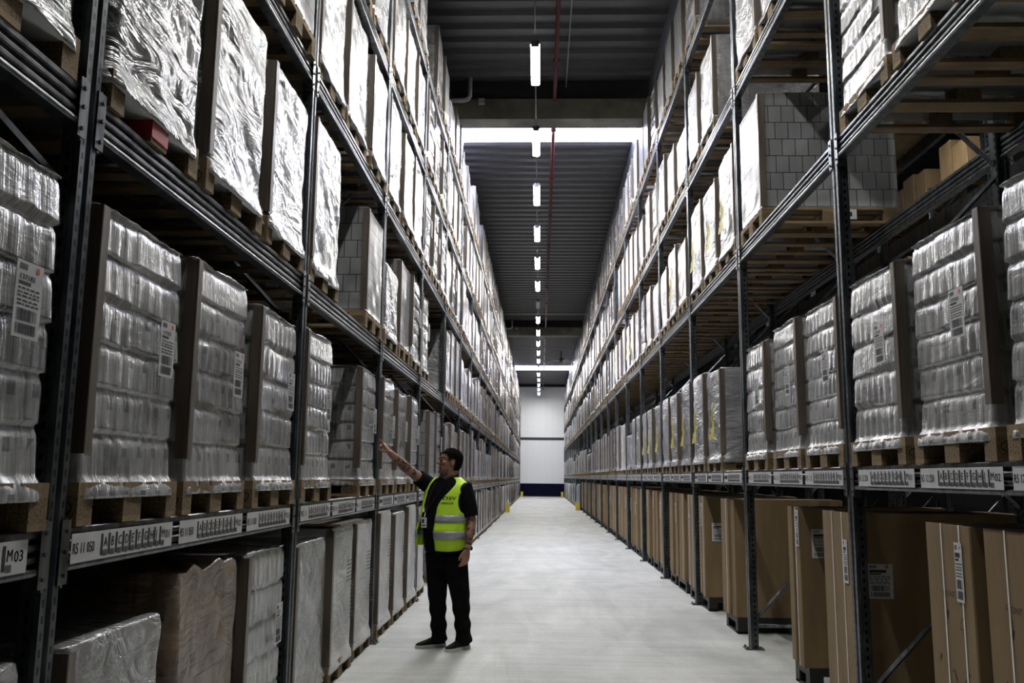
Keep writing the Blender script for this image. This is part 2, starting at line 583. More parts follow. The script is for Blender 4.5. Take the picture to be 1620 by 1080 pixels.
tag(link('cross_pipe', mb.mesh('cross_pipe', M['greypvc'], True)), 'grey pipe crossing the aisle in front of the second concrete beam', 'pipe')
for k, yb in enumerate((15.7, 41.5)):
    mb = MB()
    mb.tube([(-1.35, yb, 9.06), (-1.35, yb, 8.62), (-1.38, yb, 8.56), (-1.46, yb, 8.53), (-2.4, yb, 8.5)], .045, 10)
    tag(link('drain_pipe', mb.mesh('drain_pipe', M['greypvc'], True)),
        ('grey bent drain pipe in front of the near concrete beam, above the left rack' if k == 0 else
         'small grey bent drain pipe in front of the far concrete beam, above the left rack'), 'pipe')
    mb = MB()
    mb.box(-1.19, -1.08, yb+.06, yb+.142, 8.5, 8.6)
    tag(link('junction_box', mb.mesh('junction_box', M['greypvc'])),
        ('small grey junction box by the near concrete beam beside the bent pipe' if k == 0 else
         'tiny grey junction box by the far concrete beam beside the bent pipe'), 'junction box')
t = thing('ceiling_fan', (1.25, 52, 8.4), 'dark ceiling fan with long thin blades near the far skylight', 'fan')
mb = MB(); mb.tube([(0, 0, 0), (0, 0, .55)], .03, 8); mb.tube([(0, 0, -.1), (0, 0, .12)], .12, 12)
link('motor', mb.mesh('motor', M['bolt'], False), t)
for k in range(5):
    a = 2*PI*k/5+.1
    mb = MB(); mb.tube([(math.cos(a)*.1, math.sin(a)*.1, -.05), (math.cos(a)*.85, math.sin(a)*.85, -.05)], .06, 6, 0, .25)
    link('fan_blade', mb.mesh('fan_blade', M['greypvc']), t)

# ================================================================== RACKS
def post_mesh(s, h, x0=0.):
    mb = MB()
    pr = [(0, -.05), (0, -.016), (-.014, -.01), (-.014, .01), (0, .016), (0, .05), (-.02, .05), (-.026, .042), (-.07, .042), (-.075, .034), (-.075, -.034), (-.07, -.042), (-.026, -.042), (-.02, -.05)]
    mb.prism([(s*a, q) for a, q in pr], 'z', .008, h)
    return mb.mesh('upright_post', M['post'])

def beam_profile(s):
    pr = [(-.05, 0), (-.004, 0), (0, -.004), (0, -.02), (-.004, -.026), (-.016, -.028), (-.016, -.04), (-.004, -.042), (0, -.048), (0, -.058), (-.004, -.064), (-.016, -.066),
          (-.016, -.078), (-.004, -.08), (0, -.086), (0, -.096), (-.004, -.102), (-.016, -.104), (-.016, -.112), (0, -.116), (.007, -.119), (.009, -.128), (.007, -.137), (.003, -.14), (-.05, -.14)]
    return [(s*(a-.006), z) for a, z in pr]

def beam_mesh(s, length):
    mb = MB()
    mb.prism(beam_profile(s), 'y', .055, length-.055)
    for yy, q in ((.05, 1), (length-.05, -1)):
        x0, x1 = sorted((s*.004, s*-.05))
        mb.box(x0, x1, min(yy, yy+q*.012), max(yy, yy+q*.012), -.19, .03)
        x0, x1 = sorted((s*.006, s*.002))
        mb.box(x0, x1, min(yy-q*.02, yy+q*.035), max(yy-q*.02, yy+q*.035), -.18, .025, 0)
        for zz in (-.15, -.075, -.01):
            mb.tube([(s*.002, yy+q*.012, zz), (s*.013, yy+q*.012, zz)], .008, 8, 1)
    return mb.mesh('load_beam', [M['beam'], M['bolt']])

def rear_beam_mesh(s, length, depth):
    mb = MB()
    pr = [(x-s*(depth-.05), z) for x, z in beam_profile(s)]
    mb.prism(pr, 'y', .055, length-.055)
    return mb.mesh('rear_beam', M['beam'])

def bracing_mesh(s, h, depth):
    mb = MB()
    z, k = .25, 0
    xa, xb = -s*.05, -s*(depth-.05)
    mb.tube([(xa, 0, .2), (xb, 0, .2)], .015, 4)
    while z+1.15 < h:
        p, q = ((xa, 0, z), (xb, 0, z+1.05)) if k % 2 == 0 else ((xb, 0, z), (xa, 0, z+1.05))
        mb.tube([p, q], .017, 4)
        z += 1.1
        k += 1
    mb.tube([(xa, 0, h-.2), (xb, 0, h-.2)], .015, 4)
    return mb.mesh('frame_bracing', M['beam'])

def foot_mesh(s, x0):
    mb = MB()
    a, b_ = sorted((x0+s*.05, x0-s*.12))
    mb.box(a, b_, -.075, .075, 0.001, .008)
    for yy in (-.058, .058):
        mb.tube([(x0+s*.03, yy, .008), (x0+s*.03, yy, .026)], .01, 6)
    return mb.mesh('foot_plate', M['beam'])

def location_label(s, y0, y1, code, num, detail):
    """white shelf strip: code, then A..M each with a bar code block, then bay number"""
    mb = MB()
    x = s*.0085
    d = 1 if s > 0 else -1                       # reading direction along y seen from the aisle
    L = y1-y0
    def P(u, v, e=0.):
        yy = (y0+u) if d > 0 else (y1-u)
        return (x+s*e, yy, -.118+v)
    def rect(u0, u1, v0, v1, m, e):
        q = [P(u0, v0, e), P(u1, v0, e), P(u1, v1, e), P(u0, v1, e)]
        mb.quad(q, m)
    a, b_ = sorted((x-s*.0012, x))
    mb.box(a, b_, y0, y1, -.118, -.022, 0)
    letters = 'ABCDEFGHJM'
    n = len(letters)
    u0 = L*.245
    st = (L*.91-u0)/n
    for k, c in enumerate(letters):
        uu = u0+k*st
        rect(uu, uu+st*.3, .012, .085, 1, .0006)
        for j in range(6):
            rect(uu+st*(.34+.1*j), uu+st*(.34+.1*j+.06), .008, .03, 1, .0006)
        if detail:
            put_text(mb, c, .048, lambda a_, b__, uu=uu: P(uu+st*.4+a_*.85, .04+b__, .0007), 1, bold=.001)
        else:
            rect(uu+st*.42, uu+st*.75, .04, .075, 1, .0006)
    if detail:
        put_text(mb, code, .05, lambda a_, b__: P(.008+a_, .03+b__, .0007), 1, sx=L*.22/(.05*.56*max(1, len(code))), bold=.0011)
        put_text(mb, num, .046, lambda a_, b__: P(L*.915+a_, .036+b__, .0007), 1, sx=L*.07/(.046*.56*len(num)), bold=.0011)
    else:
        rect(.015, L*.2, .035, .07, 1, .0006)
    return mb.mesh('location_label', [M['labelwhite'], M['ink']])

DEP = 1.1
def make_rack(s, X, Y0, pitch, i0, i1, levels, h, side, code=None, group=None, darkend=None):
    pm = post_mesh(s, h)
    pdark = pm.copy()
    pdark.materials[0] = M['darkpost']
    bm_, rb, br, ft = beam_mesh(s, pitch), rear_beam_mesh(s, pitch, DEP), bracing_mesh(s, h, DEP), foot_mesh(s, 0)
    gl = [location_label(s, .09+.875*k, .09+.875*k+.8, '', '', False) for k in range(3)]
    bays = []
    def frame(t, dy, dark=False):
        link('upright_post', pdark if dark else pm, t, (0, dy, 0))
        r_ = link('upright_post', pdark if dark else pm, t, (-s*DEP, dy, 0), PI)
        link('frame_bracing', br, t, (0, dy, 0))
        link('foot_plate', ft, t, (0, dy, 0))
        link('foot_plate', ft, t, (-s*DEP, dy, 0), PI)
    for i in range(i0, i1):
        n = i-i0
        t = thing('pallet_rack_bay', (X, Y0+pitch*i, 0), '%s bay of the galvanised pallet rack %s, counted from the camera' % (ORD[n], side), 'pallet rack', group)
        frame(t, 0, darkend is not None and i == darkend)
        if i == i1-1:
            frame(t, pitch, True)
        for j, z in enumerate(levels):
            b1 = link('load_beam', bm_, t, (0, 0, z))
            if j == 0 and code:
                for k in range(3):
                    cd_ = code.get(i)
                    kk_ = k if s > 0 else 2-k
                    me = location_label(s, .09+.875*k, .09+.875*k+.8, cd_, '0%d' % (kk_+1), True) if cd_ else gl[k]
                    link('location_label', me, b1)
            link('rear_beam', rb, t, (0, 0, z))
        bays.append(t)
    return bays

make_rack(1, XL, YL, PL, -1, NBL, LV_L, 7.1, 'on the left', {-1: 'R5 11', 0: 'R5 11 050', 1: 'R5 11'}, 'bays of the left pallet rack', 13)
make_rack(-1, XR, YR, PR, -1, NBR, LV_R, 7.2, 'on the right', {-1: 'R5 12 250', 0: 'R5 12'}, 'bays of the right pallet rack', 13)
# the next rack row, back to back, and the one across its aisle
make_rack(1, 4.42, YR, PR, -1, 5, LV_R, 7.2, 'behind the right rack', None, 'bays of the rack behind the right rack')
make_rack(-1, 7.6, YR, PR, 0, 6, LV_R, 7.2, 'across the next aisle', None, 'bays of the rack across the next aisle')

# yellow post guards
gb = MB()
gb.prism([(-.1, -.13), (.07, -.13), (.07, -.1), (-.06, -.1), (-.06, .1), (.07, .1), (.07, .13), (-.1, .13)], 'z', .002, .4)
GM = gb.mesh('post_guard', M['guard'])
for x_, y_, rz, lb in ((XL+.13, YL+PL*13, PI, 'yellow steel post guard at the dark post halfway down the left rack'),
                       (XR-.13, YR+PR*13, 0., 'yellow steel post guard at the dark post halfway down the right rack'),
                       (XL+.13, YL+PL*NBL, PI, 'yellow steel post guard at the far end of the left rack'),
                       (XR-.13, YR+PR*NBR, 0., 'yellow steel post guard at the far end of the right rack')):
    tag(link('post_guard', GM, None, (x_, y_, 0), rz if rz else 0), lb, 'post guard', 'yellow post guards')
# ================================================================== PALLETS
def pallet_mb(stamp=True):
    """euro pallet, front short side at x=0 looking to +x, 1.2 deep, 0.8 wide, 0.144 high"""
    mb = MB()
    for y0, w_ in ((-.4, .145), (-.2125, .1), (-.0725, .145), (.1125, .1), (.255, .145)):
        mb.box(-1.2, 0, y0, y0+w_, .122, .144, 0)
    for x0, w_ in ((-.145, .145), (-.6725, .145), (-1.2, .145)):
        mb.box(x0, x0+w_, -.4, .4, .1, .122, 0)
        for y0, yw in ((-.4, .1), (-.0725, .145), (.3, .1)):
            mb.box(x0, x0+w_, y0, y0+yw, .022, .1, 1)
    for y0, yw in ((-.4, .1), (-.0725, .145), (.3, .1)):
        mb.box(-1.2, 0, y0, y0+yw, 0, .022, 0)
    if stamp:
        for q in (-1, 1):
            def fn(u, v, q=q):
                return (-.0725+u*(-q if q > 0 else 1)*(1 if q < 0 else 1), q*.4012, .061+v)
            ring = []
            for k in range(24):
                a, b_ = 2*PI*k/24, 2*PI*(k+1)/24
                mb.quad([fn(math.cos(a)*.056, math.sin(a)*.03), fn(math.cos(b_)*.056, math.sin(b_)*.03), fn(math.cos(b_)*.05, math.sin(b_)*.025), fn(math.cos(a)*.05, math.sin(a)*.025)], 2)
            put_text(mb, 'EUR', .036, lambda a, b_: fn(a, b_-.013), 2, 'CENTER')
    return mb
ME_PAL = pallet_mb().mesh('pallet', [M['wood'], M['chip'], M['ink']])
PL2 = pallet_mb(False)
PL2.v = [(x*.995, y, z) for x, y, z in PL2.v]
ME_PAL2 = PL2.mesh('pallet', [M['wood'], M['wood'], M['ink']])

# ================================================================== LOADS
def perim(hx0, hx1, hy, r=.03, nf=44, ns=16):
    """front (+x) at hx1; walks from the middle of the back round the -y side, front, +y side"""
    P_ = []
    for k in range(ns+1):
        P_.append((hx0+(hx1-r-hx0)*k/ns, -hy, 0, -1))
    P_.append((hx1-r*.3, -hy+r*.3, .7, -.7))
    for k in range(nf+1):
        P_.append((hx1, -hy+r+(2*hy-2*r)*k/nf, 1, 0))
    P_.append((hx1-r*.3, hy-r*.3, .7, .7))
    for k in range(ns+1):
        P_.append((hx1-r-(hx1-r-hx0)*k/ns, hy, 0, 1))
    s = [0.]
    for a, b_ in zip(P_[:-1], P_[1:]):
        s.append(s[-1]+math.hypot(b_[0]-a[0], b_[1]-a[1]))
    return [(p[0], p[1], p[2], p[3], q) for p, q in zip(P_, s)]

def shell(zs, disp, per, top=None, mats=(), name='wrapped_goods', uoff=0.):
    mb = MB()
    n = len(per)
    S0 = per[-1][4]+.78
    rr = []
    for j, z in enumerate(zs):
        ring = []
        for (x, y, nx, ny, s) in per:
            d, dz = disp(s, z, j)
            ring.append((x+nx*d, y+ny*d, z+dz))
        rr.append(ring)
    i0 = len(mb.v)
    for r in rr:
        mb.v += r
    for j in range(len(zs)-1):
        for k in range(n):
            k2 = (k+1) % n
            s1, s2 = per[k][4], (per[k2][4] if k2 else S0)
            mb.f.append((i0+j*n+k, i0+j*n+k2, i0+(j+1)*n+k2, i0+(j+1)*n+k))
            mb.m.append(0)
            mb.uv[len(mb.f)-1] = [(s1+uoff, zs[j]), (s2+uoff, zs[j]), (s2+uoff, zs[j+1]), (s1+uoff, zs[j+1])]
    # crown
    cx = sum(p[0] for p in rr[-1])/n
    prev, pi_ = rr[-1], i0+(len(zs)-1)*n
    for sc, dz in ((.97, .006), (.6, .014), (.2, .018)):
        ni = len(mb.v)
        mb.v += [(cx+(p[0]-cx)*sc, p[1]*sc, p[2]+dz+(top(p[0]*sc, p[1]*sc) if top else 0)) for p in rr[-1]]
        for k in range(n):
            mb.f.append((pi_+k, pi_+(k+1) % n, ni+(k+1) % n, ni+k)); mb.m.append(0)
            q = [mb.v[a] for a in mb.f[-1]]
            mb.uv[len(mb.f)-1] = [(a[0], a[1]) for a in q]
        pi_ = ni
    mb.f.append(tuple(pi_+k for k in range(n))); mb.m.append(0)
    mb.uv[len(mb.f)-1] = [(0, 0)]*n
    mb.f.append(tuple(i0+k for k in reversed(range(n)))); mb.m.append(0)
    mb.uv[len(mb.f)-1] = [(0, 0)]*n
    return mb

def skirt(s, z, sd):
    """film drawn down over the upper deck boards and flaring out a little"""
    f = max(0., (.19-z)/.1)
    return .024*min(1, f*1.3)*(.8+.4*mnoise.noise(Vector((s*5, sd, 1))))

def load_tier(h, tiers, sd, nf=44, ns=16):
    z0, body = .1, h-.16
    th = body/tiers
    zs, kind = [.088, .1, .12, .15], [None]*4
    for k in range(tiers):
        for t in (0.03, .1, .25, .45, .65, .82, .93, .985):
            zs.append(.16+th*(k+t)); kind.append((k, t))
    zs += [h]; kind.append((tiers, 0))
    def disp(s, z, j):
        q = kind[j]
        if q is None:
            return skirt(s, z, sd)*1.5+.004*mnoise.noise(Vector((s*22, z*60, sd))), 0
        k, t = q
        up = 1-t                                  # 1 at the lower lip of the tier
        lip = .008*max(0, 1-t*1.2)**1.6*(.1+1.8*abs(mnoise.noise(Vector((s*2.1, k*3.1, sd)))))
        groove = -.011 if t > .9 else (-.003 if t > .8 else 0)
        rib = .0022*math.sin(2*PI*s/.088+k*1.9)*(.3+.7*max(0, 1-t))*(1 if mnoise.noise(Vector((s*1.5, k*2., sd+9))) > -.25 else .1)
        wav = .02*mnoise.noise(Vector((s*2.6, k*5., sd+3)))+.008*mnoise.noise(Vector((s*9, k*5., sd+5)))
        dz = wav*(1 if t < .12 or t > .9 else .4)
        if k == 0 and t < .12:
            dz = 0
        return lip+groove+rib+.006*mnoise.noise(Vector((s*3, z*4, sd+1))), (dz if k else 0)
    return shell(zs, disp, perim(-1.19, -.022, .378, .03, nf, ns), lambda x, y: .01*mnoise.noise(Vector((x*5, y*5, sd))))

def load_smooth(h, sd, amp=.012, nf=40, ns=18, rows=34, lean=0., inset=.012, top=None):
    zs = [.088, .1, .125, .16]+[.19+(h-.2)*k/rows for k in range(rows)]+[h-.004, h]
    def disp(s, z, j):
        a = mnoise.noise(Vector((s*2.2+z*1.6, z*2.4-s*.9, sd)))
        c = abs(mnoise.noise(Vector((s*3.4+z*4.2, z*1.7, sd+7))))
        d = amp*a+amp*1.1*(.35-c)+skirt(s, z, sd)*1.1+.25*amp*mnoise.noise(Vector((s*14, z*14, sd)))
        if j >= len(zs)-2:
            d -= .008
        dz = 0
        if top and z > .3:
            x_ = s
            dz = top(s)*(z-.3)/(h-.3)
        return d, dz
    return shell(zs, disp, perim(-1.19, -inset, .385, .035, nf, ns))

def load_cartons(h, sd, inset=.012, rowh=.155, amp=.004, nf=20, ns=20):
    rows = max(2, round((h-.145)/rowh))
    zs, kd = [.146], [0]
    for k in range(rows):
        for t in (.02, .5, .98):
            zs.append(.146+(h-.146)*(k+t)/rows); kd.append((k, t))
    zs.append(h); kd.append(0)
    def disp(s, z, j):
        k = int((z-.146)/rowh)
        return amp*mnoise.noise(Vector((s*6, k*3., sd)))-(0 if kd[j] == 0 or kd[j][1] == .5 else .002), 0
    return shell(zs, disp, perim(-1.19, -inset, .385, .012, nf, ns))

def corner_mesh(z0, z1, q, w_=.05):
    mb = MB()
    y = q*.397
    yy = sorted((y, y-q*.004)); y2 = sorted((y, y-q*w_))
    mb.box(-w_, .006, yy[0], yy[1], z0, z1)
    mb.box(.002, .006, y2[0], y2[1], z0, z1)
    # a little rounding on the outer edge
    mb.tube([(.003, y-q*.001, z0+.001), (.003, y-q*.001, z1-.001)], .0045, 8)
    return mb.mesh('corner_board', M['corner'])

def ship_label(w_, h_, detail, sx=1):
    """paper sheet in the y/z plane looking to +x, with printed lines, bar codes and a dot"""
    mb = MB()
    mb.box(0, .0015, -w_/2, w_/2, 0, h_, 0)
    def rect(u0, u1, v0, v1, m):
        mb.quad([(.0022, -w_/2+u0*w_, v0*h_), (.0022, -w_/2+u1*w_, v0*h_), (.0022, -w_/2+u1*w_, v1*h_), (.0022, -w_/2+u0*w_, v1*h_)], m)
    for k in range(6):
        rect(.1+.05*k, .1+.05*k+.03, .88, .96, 1)
    n = 10
    mb.f.append(tuple(range(len(mb.v), len(mb.v)+n))); mb.m.append(2)
    mb.v += [(.0023, w_*(.28+.07*math.cos(2*PI*k/n)), h_*.92+w_*.08*math.sin(2*PI*k/n)) for k in range(n)]
    if detail:
        put_text(mb, '137183', h_*.1, lambda a, b_: (.0023, -w_*.4+a, h_*.755+b_), 1, sx=w_*.68/(h_*.1*3.4), bold=.0008)
    else:
        rect(.1, .75, .75, .83, 1)
    rnd = random.Random(3)
    rect(.1, .55, .69, .73, 1)
    for v in (.63, .575, .53, .47, .42):
        u = .1
        while u < .85:
            du = rnd.uniform(.06, .2)
            rect(u, min(.9, u+du), v, v+.022, 1)
            u += du+.04
    for v0, v1 in ((.22, .38), (.05, .19)):
        for k in range(17):
            rect(.12+.045*k, .12+.045*k+rnd.choice((.014, .025, .034)), v0, v1, 1)
    return mb.mesh('shipping_label', [M['labelwhite'], M['ink'], M['orange']])
LBL = ship_label(.135, .225, True)
LBLF = ship_label(.135, .225, False)

def yellow_mesh(sd):
    """tapered yellow warning sticker with black print"""
    mb = MB()
    w0, w1, h_ = .26, .06, .4
    n = 6
    for k in range(n):
        t0, t1 = k/n, (k+1)/n
        a0, a1 = w0+(w1-w0)*t0, w0+(w1-w0)*t1
        o0, o1 = .07*t0, .07*t1
        e = lambda t: .004+.006*math.sin(t*9+sd)
        mb.quad([(e(t0), -a0/2+o0, h_*t0), (e(t0), a0/2+o0, h_*t0), (e(t1), a1/2+o1, h_*t1), (e(t1), -a1/2+o1, h_*t1)], 0)
        if k in (1, 2, 4):
            mb.quad([(e(t0)+.001, -a0/2+o0, h_*t0), (e(t0)+.001, -a0/4+o0, h_*t0), (e(t1)+.001, -a1/4+o1, h_*t1), (e(t1)+.001, -a1/2+o1, h_*t1)], 1)
    mb.quad([(.006, -.11, .0), (.006, -.05, .0), (.006, -.03, .13), (.006, -.06, .13)], 2)
    return mb.mesh('yellow_sticker', [M['yellow'], M['ink'], M['labelwhite']])
YEL = yellow_mesh(1.)

def lid_mesh(h):
    mb = MB()
    mb.box(-1.22, .06, -.44, .42, h+.003, h+.02)
    return mb.mesh('cardboard_lid', M['corner'])

def paper_marks(h, sd):
    """printing on white paper: two short text blocks"""
    mb = MB()
    rnd = random.Random(sd)
    for (y0, z0, w_, hh) in ((.06, h*.62, .16, .16), (.2, h*.36, .12, .3)):
        zz = z0
        while zz < z0+hh:
            y = y0
            while y < y0+w_:
                dy = rnd.uniform(.012, .04)
                mb.quad([(.012, y, zz), (.012, y+dy, zz), (.012, y+dy, zz+.012), (.012, y, zz+.012)], 0)
                y += dy+.012
            zz += .03
    return mb.mesh('printed_text', M['ink'])

# ---- prototypes: kind -> list of variants, each a list of (name, mesh, loc, label)
PROTO, LOW = {}, {}
def low(h, mname):
    return h, mname
def proto(kind, goods, mname, h, corners=(1, 1), cz=(.2, None), label=None, yellow=None, extra=None, pal=None, look=''):
    me = goods.mesh('wrapped_goods', M[mname], True)
    parts = [('pallet', pal or ME_PAL, (0, 0, 0), None), ('wrapped_goods', me, (0, 0, 0), None)]
    if any(corners):
        parts.append(('corner_board', {q: corner_mesh(cz[0], (cz[1] or h-.012), q) for q in (-1, 1)}, (0, 0, 0), 'brown corner board'))
    if label:
        parts.append(('shipping_label', label[0], (label[1], label[2], label[3]), 'white bar code label'))
    if yellow:
        parts.append(('yellow_sticker', YEL, yellow, 'yellow and black sticker'))
    for e in (extra or []):
        parts.append(e)
    PROTO.setdefault(kind, []).append((parts, h, mname, look))

for k, (h, n) in enumerate(((1.115, 6), (1.14, 6), (1.1, 5))):
    proto('tier', load_tier(h, n, 11.3*k+1), 'tier', h, (1, 1), (.24, None), (LBL, .016, .17, .56))
for k, (h, n) in enumerate(((1.125, 4), (1.1, 5))):
    proto('tierplain', load_tier(h, n, 7.7*k+31), 'tier', h, (1, 0), (.22, None), (LBLF, .016, .2, .55))
for k, h in enumerate((1.13, 1.08, 1.16)):
    proto('wrap', load_smooth(h, 3.1*k+2, .014), 'wrap', h, (k != 1, k != 2), (.17, None))
for k, h in enumerate((1.12, 1.0, .82)):
    proto('milky', load_smooth(h, 5.3*k+50, .012), 'milky', h, (k == 0, k == 1), (.18, None))
for k, h in enumerate((1.1, 1.15)):
    proto('yellow', load_smooth(h, 4.4*k+80, .014), 'milky', h, (0, 1), (.18, None), None, (.034, .08-.14*k, .34))
for k, h in enumerate((1.21, 1.08)):
    pb = MB()
    pb.box(-.82, -.7, .401, .404, .035, .125, 0)
    pb.quad([(-.78, .4045, .06), (-.74, .4045, .06), (-.74, .4045, .1), (-.78, .4045, .1)], 1)
    proto('carton', load_cartons(h, 2.*k+5), 'carton', h, (1, 1), (.15, None), None, None,
          [('pallet_tag', pb.mesh('pallet_tag', [M['labelwhite'], M['ink']]), (0, 0, 0), 'white tag on the pallet side')] if k == 0 else None)
proto('carton2', load_cartons(.95, 19., .012, .2), 'carton2', .95, (1, 1), (.15, None))
for k, h in enumerate((1.13, 1.18)):
    proto('paper', load_smooth(h, 6.6*k+120, .008), 'paper', h, (1, 0), (.15, None), None, None, [('printed_text', paper_marks(h, k+5), (0, 0, 0), 'black printing')])
proto('kraft', load_smooth(.98, 140., .012), 'kraftwrap', .98, (0, 0))
proto('blue', load_smooth(1.2, 150., .03), 'blue', 1.2, (0, 0))
# one-off loads on the floor and in the near bays
proto('low_white', load_smooth(.96, 160., .016), 'wrap', .96, (1, 1), (.15, None))
proto('brown_pile', load_smooth(1.06, 170., .02, top=lambda s: .035*mnoise.noise(Vector((s*7, 2., 5.)))+.012*mnoise.noise(Vector((s*16, 4., 5.)))+.04), 'kraftwrap', 1.06, (0, 0))
proto('lidded', load_smooth(1.13, 180., .006), 'paper', 1.13, (1, 0), (.15, None), None, None,
      [('cardboard_lid', lid_mesh(1.13+.02), (0, 0, 0), 'brown cardboard lid'), ('printed_text', paper_marks(1.13, 77), (0, 0, 0), 'black printing')])
rb = MB()
rb.box(-.145, .004, -.074, .074, .02, .1)
proto('redblock', load_smooth(1.13, 190., .022), 'wrap', 1.13, (0, 0), (.15, None), None, None, [('painted_block', rb.mesh('painted_block', M['red']), (0, 0, 0), 'red pallet block')])

LOOK = {'tier': 'grey film-wrapped load in tiers', 'tierplain': 'grey film-wrapped load of packs', 'wrap': 'shiny clear-wrapped load',
        'milky': 'milky white-wrapped load', 'yellow': 'white-wrapped load with yellow sticker', 'carton': 'stack of white cartons',
        'carton2': 'low stack of grey cartons', 'paper': 'white paper-covered load', 'kraft': 'brown film-wrapped load', 'blue': 'blue-wrapped load',
        'low_white': 'low pale wrapped load', 'brown_pile': 'brown film-wrapped pile with ragged top', 'lidded': 'white load under a brown cardboard lid',
        'redblock': 'wrinkled wrapped load on pallet with red block'}
SLOT = ['nearest', 'middle', 'farthest']
LVN = ['floor', 'first shelf', 'second shelf', 'third shelf', 'fourth shelf', 'top shelf']

# ---- which load stands where (None = empty)
GRP = 'pallet loads on the racks'
FIX = {}
def fix(side, bay, lv, *kinds):
    for k, q in enumerate(kinds):
        FIX[(side, bay, lv, k)] = q
fix('L', -1, 0, None, None, ('low_white', 0)); fix('L', 0, 0, ('low_white', 0), ('brown_pile', 0), ('tier', 2))
fix('L', 1, 0, ('wrap', 1), ('lidded', 0), ('paper', 0)); fix('L', 2, 0, ('paper', 1), ('paper', 0), ('paper', 1)); fix('L', 3, 0, ('paper', 0), None, ('carton', 1))
fix('L', -1, 1, None, ('tier', 1), ('tier', 0)); fix('L', 0, 1, ('tier', 0), ('tier', 1), ('tier', 2)); fix('L', 1, 1, ('tier', 1), None, ('tier', 0))
fix('L', 2, 1, ('tier', 1), ('tier', 2), ('tier', 0)); fix('L', 3, 1, None, ('carton', 1), ('tierplain', 0))
fix('L', -1, 2, None, None, ('wrap', 2)); fix('L', 0, 2, ('redblock', 0), ('wrap', 0), ('wrap', 1)); fix('L', 1, 2, ('wrap', 2), None, ('carton', 1))
fix('L', 2, 2, ('milky', 2), ('carton', 1), ('tier', 0)); fix('L', 3, 2, ('tierplain', 1), None, None)
fix('R', -1, 1, ('tier', 1), ('tier', 0), ('tier', 2)); fix('R', 0, 1, ('tier', 0), ('tier', 1), ('tier', 2)); fix('R', 1, 1, None, ('yellow', 0), ('yellow', 1))
fix('R', 2, 1, ('yellow', 1), ('yellow', 0), ('milky', 0))
fix('R', -1, 2, None, ('tierplain', 0), ('tier', 1)); fix('R', 0, 2, None, None, ('carton', 0)); fix('R', 1, 2, ('yellow', 1), ('yellow', 0), ('yellow', 1))
fix('R', 2, 2, ('carton2', 0), ('yellow', 0), ('milky', 1))
fix('R', -1, 3, None, None, None); fix('R', 0, 3, ('wrap', 0), ('milky', 1), ('milky', 0)); fix('R', 1, 3, None, ('wrap', 0), ('milky', 0))
fix('R', 1, 4, None, None, ('wrap', 0)); fix('R', 2, 4, ('carton', 1), ('milky', 0), ('milky', 1)); fix('R', 2, 3, ('milky', 2), ('carton2', 0), ('wrap', 0))
rnd = random.Random(21)
slots = []
for side, X, Y0, P_, nb, levels in (('L', XL, YL, PL, NBL, [0]+LV_L), ('R', XR, YR, PR, NBR, [0]+LV_R)):
    for bay in range(-1, nb):
        for lv, z in enumerate(levels):
            run = rnd.choice(('wrap', 'milky', 'tierplain', 'wrap', 'yellow', 'carton', 'paper', 'milky'))
            for k in range(3):
                q = (side, bay, lv, k)
                r1, r2_ = rnd.random(), rnd.random()
                if q in FIX:
                    c = FIX[q]
                elif side == 'R' and lv == 0 and bay < 13:
                    c = None
                elif side == 'R' and lv == 0:
                    c = ('blue', 0) if bay < 17 and r1 < .8 else (('paper', 0) if r1 < .9 else None)
                elif side == 'L' and lv == 0:
                    c = ('paper', int(r2_*2)) if r1 < .8 else (('wrap', 1) if r1 < .93 else None)
                else:
                    kd = run if r1 < .7 else rnd.choice(('wrap', 'milky', 'tierplain', 'carton', 'carton2', 'kraft', 'tier'))
                    if side == 'L' and kd == 'yellow':
                        kd = 'wrap'
                    if kd == 'kraft' and r2_ < .5:
                        kd = 'milky'
                    c = None if r1 > (.955 if lv > 1 else .97) else (kd, int(r2_*len(PROTO[kd])))
                if c is None:
                    continue
                y = Y0+P_*bay+.49+.91*k+rnd.uniform(-.02, .02)
                x = X+(.006 if side == 'L' else -.006)+rnd.uniform(-.012, .012)
                # shown in the photograph?
                hh = PROTO[c[0]][c[1]][1]
                pp = [pix(x, y+a, z+b_) for a in (-.42, .42) for b_ in (0, hh)]
                if any(p is None for p in pp):
                    continue
                if max(p[0] for p in pp) < -260 or min(p[0] for p in pp) > 1880 or max(p[1] for p in pp) < -260 or min(p[1] for p in pp) > 1400:
                    continue
                slots.append((y, side, bay, lv, k, c, x, z))
slots.sort(key=lambda t: t[0])
NEAR = 300
for (y, side, bay, lv, k, (kd, vr), x, z) in slots[:NEAR]:
    parts, h, mname, look = PROTO[kd][vr]
    top = len(LV_L if side == 'L' else LV_R)
    lvn = 'floor' if lv == 0 else ('top shelf' if lv == top else LVN[lv])
    lb = '%s, %s, %s %s, %s bay of the %s rack' % (LOOK[kd], SLOT[k], 'on the' if lv == 0 else 'of', lvn, ORD[bay+1], 'left' if side == 'L' else 'right')
    lb = '%s, %s on %s, %s bay, %s rack' % (LOOK[kd], SLOT[k], lvn, ORD[bay+1], 'left' if side == 'L' else 'right')
    t = thing('pallet_load', (x, y, z+(.0005 if lv else .001)), lb, 'pallet load', GRP, 0 if side == 'L' else PI)
    t.rotation_euler.z += rnd.uniform(-.008, .008)
    for nm, me, loc, pl in parts:
        if isinstance(me, dict):                  # the board on the corner nearer the camera end of the hall
            me = me[-1 if side == 'L' else 1]
        o = link(nm, me, t, loc)
        if pl:
            o['label'] = pl
